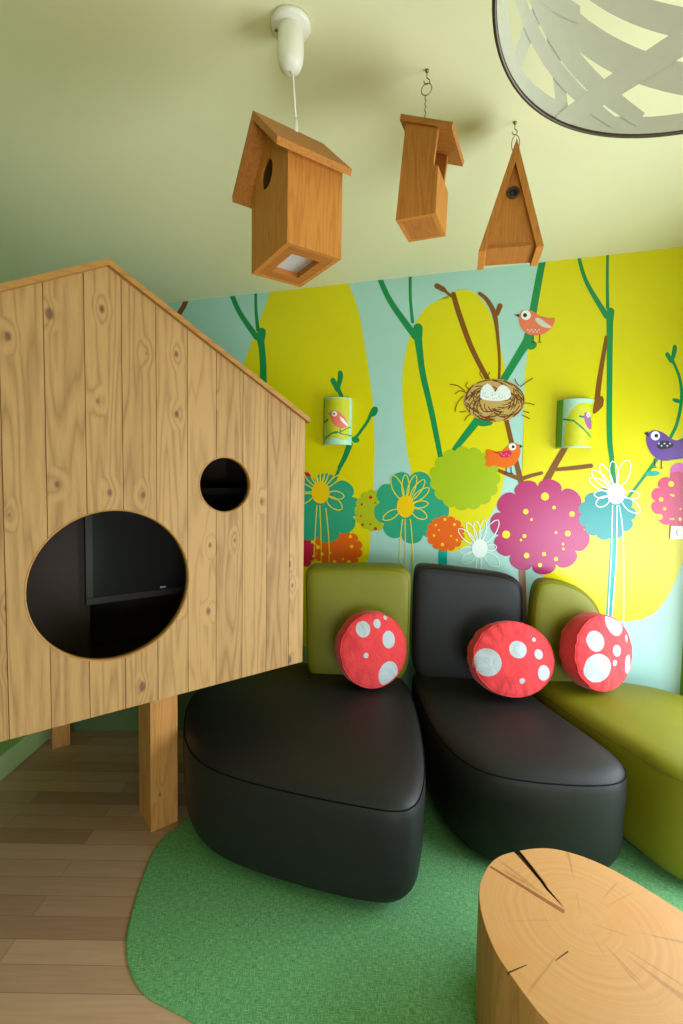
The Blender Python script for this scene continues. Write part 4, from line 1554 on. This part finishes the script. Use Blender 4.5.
# ------------------------------------------------------------------ big pendant shade, upper right
LZ, LR, LH = 2.095, .300, .33
LC = (.460, .524)
lp = thing('pendant_lamp', 'large round pale lampshade with a cut-out branch pattern and a dark rim, top right', 'lamp', (LC[0], LC[1], LZ))
SHADE = plain('pale_grey_shade', (192, 190, 172), .5, .4, noise_amt=.02)
RIM = plain('dark_bronze_rim', (66, 52, 36), .4, .5, metal=.5)
rk = random.Random(11)
ribbons = []      # (angle, height fraction) paths with a half width in metres
for k in range(18):
    a = k * 20 + rk.uniform(-7, 7)
    da = rk.uniform(85, 145) * (1 if k % 3 else -1)
    v0, v1 = rk.uniform(-.02, .12), rk.uniform(.35, .98)
    P = []
    for q in range(33):
        f = q / 32
        P.append((math.radians(a + da * f), v0 + (v1 - v0) * (1 - (1 - f) ** 2), (.017 + .008 * ((k * 7) % 5) / 4) * (.25 + .75 * math.sin(PI * (f * .9 + .05)) ** .6)))
    ribbons.append(P)
for k in range(10):
    a = k * 36 + rk.uniform(-9, 9)
    da = rk.uniform(28, 60) * (1 if k % 2 else -1)
    hwid = rk.uniform(.009, .014)
    ribbons.append([(math.radians(a + da * (q / 16) ** 1.4), q / 16, hwid * (1 - .25 * q / 16)) for q in range(17)])
bm = bmesh.new()


def shade_pt(a, v, lift):
    v = max(0.0, min(1.0, v))
    r = LR * (1 - .06 * v) - .001 + lift
    return (r * math.cos(a), r * math.sin(a), LH * v)


for kk, P in enumerate(ribbons):
    lift = -.00022 * (kk % 7)
    rows = []
    for q in range(len(P)):
        a0_, v0_, _ = P[max(0, q - 1)]; a1_, v1_, _ = P[min(len(P) - 1, q + 1)]
        tx, ty = (a1_ - a0_) * LR, (v1_ - v0_) * LH
        l = math.hypot(tx, ty) or 1
        nx, ny = -ty / l, tx / l
        aa, vv_, hw_ = P[q]
        rows.append([bm.verts.new(shade_pt(aa + nx * hw_ * m_ / LR, vv_ + ny * hw_ * m_ / LH, lift)) for m_ in (-1, -.5, 0, .5, 1)])
    for A, B in zip(rows, rows[1:]):
        for q in range(4):
            f = bm.faces.new((A[q], A[q + 1], B[q + 1], B[q])); f.smooth = True
for va, vb in ((0, .085), (.965, 1.0)):
    rows = [[bm.verts.new(shade_pt(2 * PI * q / 144, v, 0.0)) for v in (va, (va + vb) / 2, vb)] for q in range(144)]
    for q in range(144):
        A, B = rows[q], rows[(q + 1) % 144]
        for h in (0, 1):
            f = bm.faces.new((A[h], A[h + 1], B[h + 1], B[h])); f.smooth = True
o = link('shade', bm, SHADE, lp)
bm = bmesh.new()
add_tube(bm, [(LR * math.cos(2 * PI * k / 120), LR * math.sin(2 * PI * k / 120), 0) for k in range(120)], .0030, 8, closed=True)
link('bottom_rim', bm, RIM, lp)
bm = bmesh.new()
r1 = LR * .94
add_tube(bm, [(r1 * math.cos(2 * PI * k / 120), r1 * math.sin(2 * PI * k / 120), LH) for k in range(120)], .003, 8, closed=True)
for k in range(3):
    a = math.radians(25 + 120 * k)
    add_tube(bm, [(r1 * math.cos(a), r1 * math.sin(a), LH), (.022 * math.cos(a), .022 * math.sin(a), LH - .01)], .0014, 6)
link('spider_frame', bm, WIRE, lp)
bm = bmesh.new()
add_lathe(bm, [(0, LH - .05), (.018, LH - .05), (.021, LH - .045), (.021, LH + .005), (.012, LH + .02), (0, LH + .02)], (0, 0, 0), 24)
link('lamp_holder', bm, WHITEP, lp)
bm = bmesh.new()
add_lathe(bm, [(.013, LH - .05), (.018, LH - .065), (.03, LH - .1), (.03, LH - .115), (.02, LH - .133), (0, LH - .14)], (0, 0, 0), 24)
link('bulb', bm, plain('milky_bulb', (240, 238, 228), .3), lp)
bm = bmesh.new(); add_tube(bm, [(0, 0, LH + .018), (0, 0, ROOM_H - LZ - .03)], .0028, 8)
link('cord', bm, WHITEP, lp)
bm = bmesh.new(); add_lathe(bm, [(0, ROOM_H - LZ - .04), (.03, ROOM_H - LZ - .035), (.042, ROOM_H - LZ - .002), (0, ROOM_H - LZ - .002)], (0, 0, 0), 28)
link('ceiling_rose', bm, WHITEP, lp)
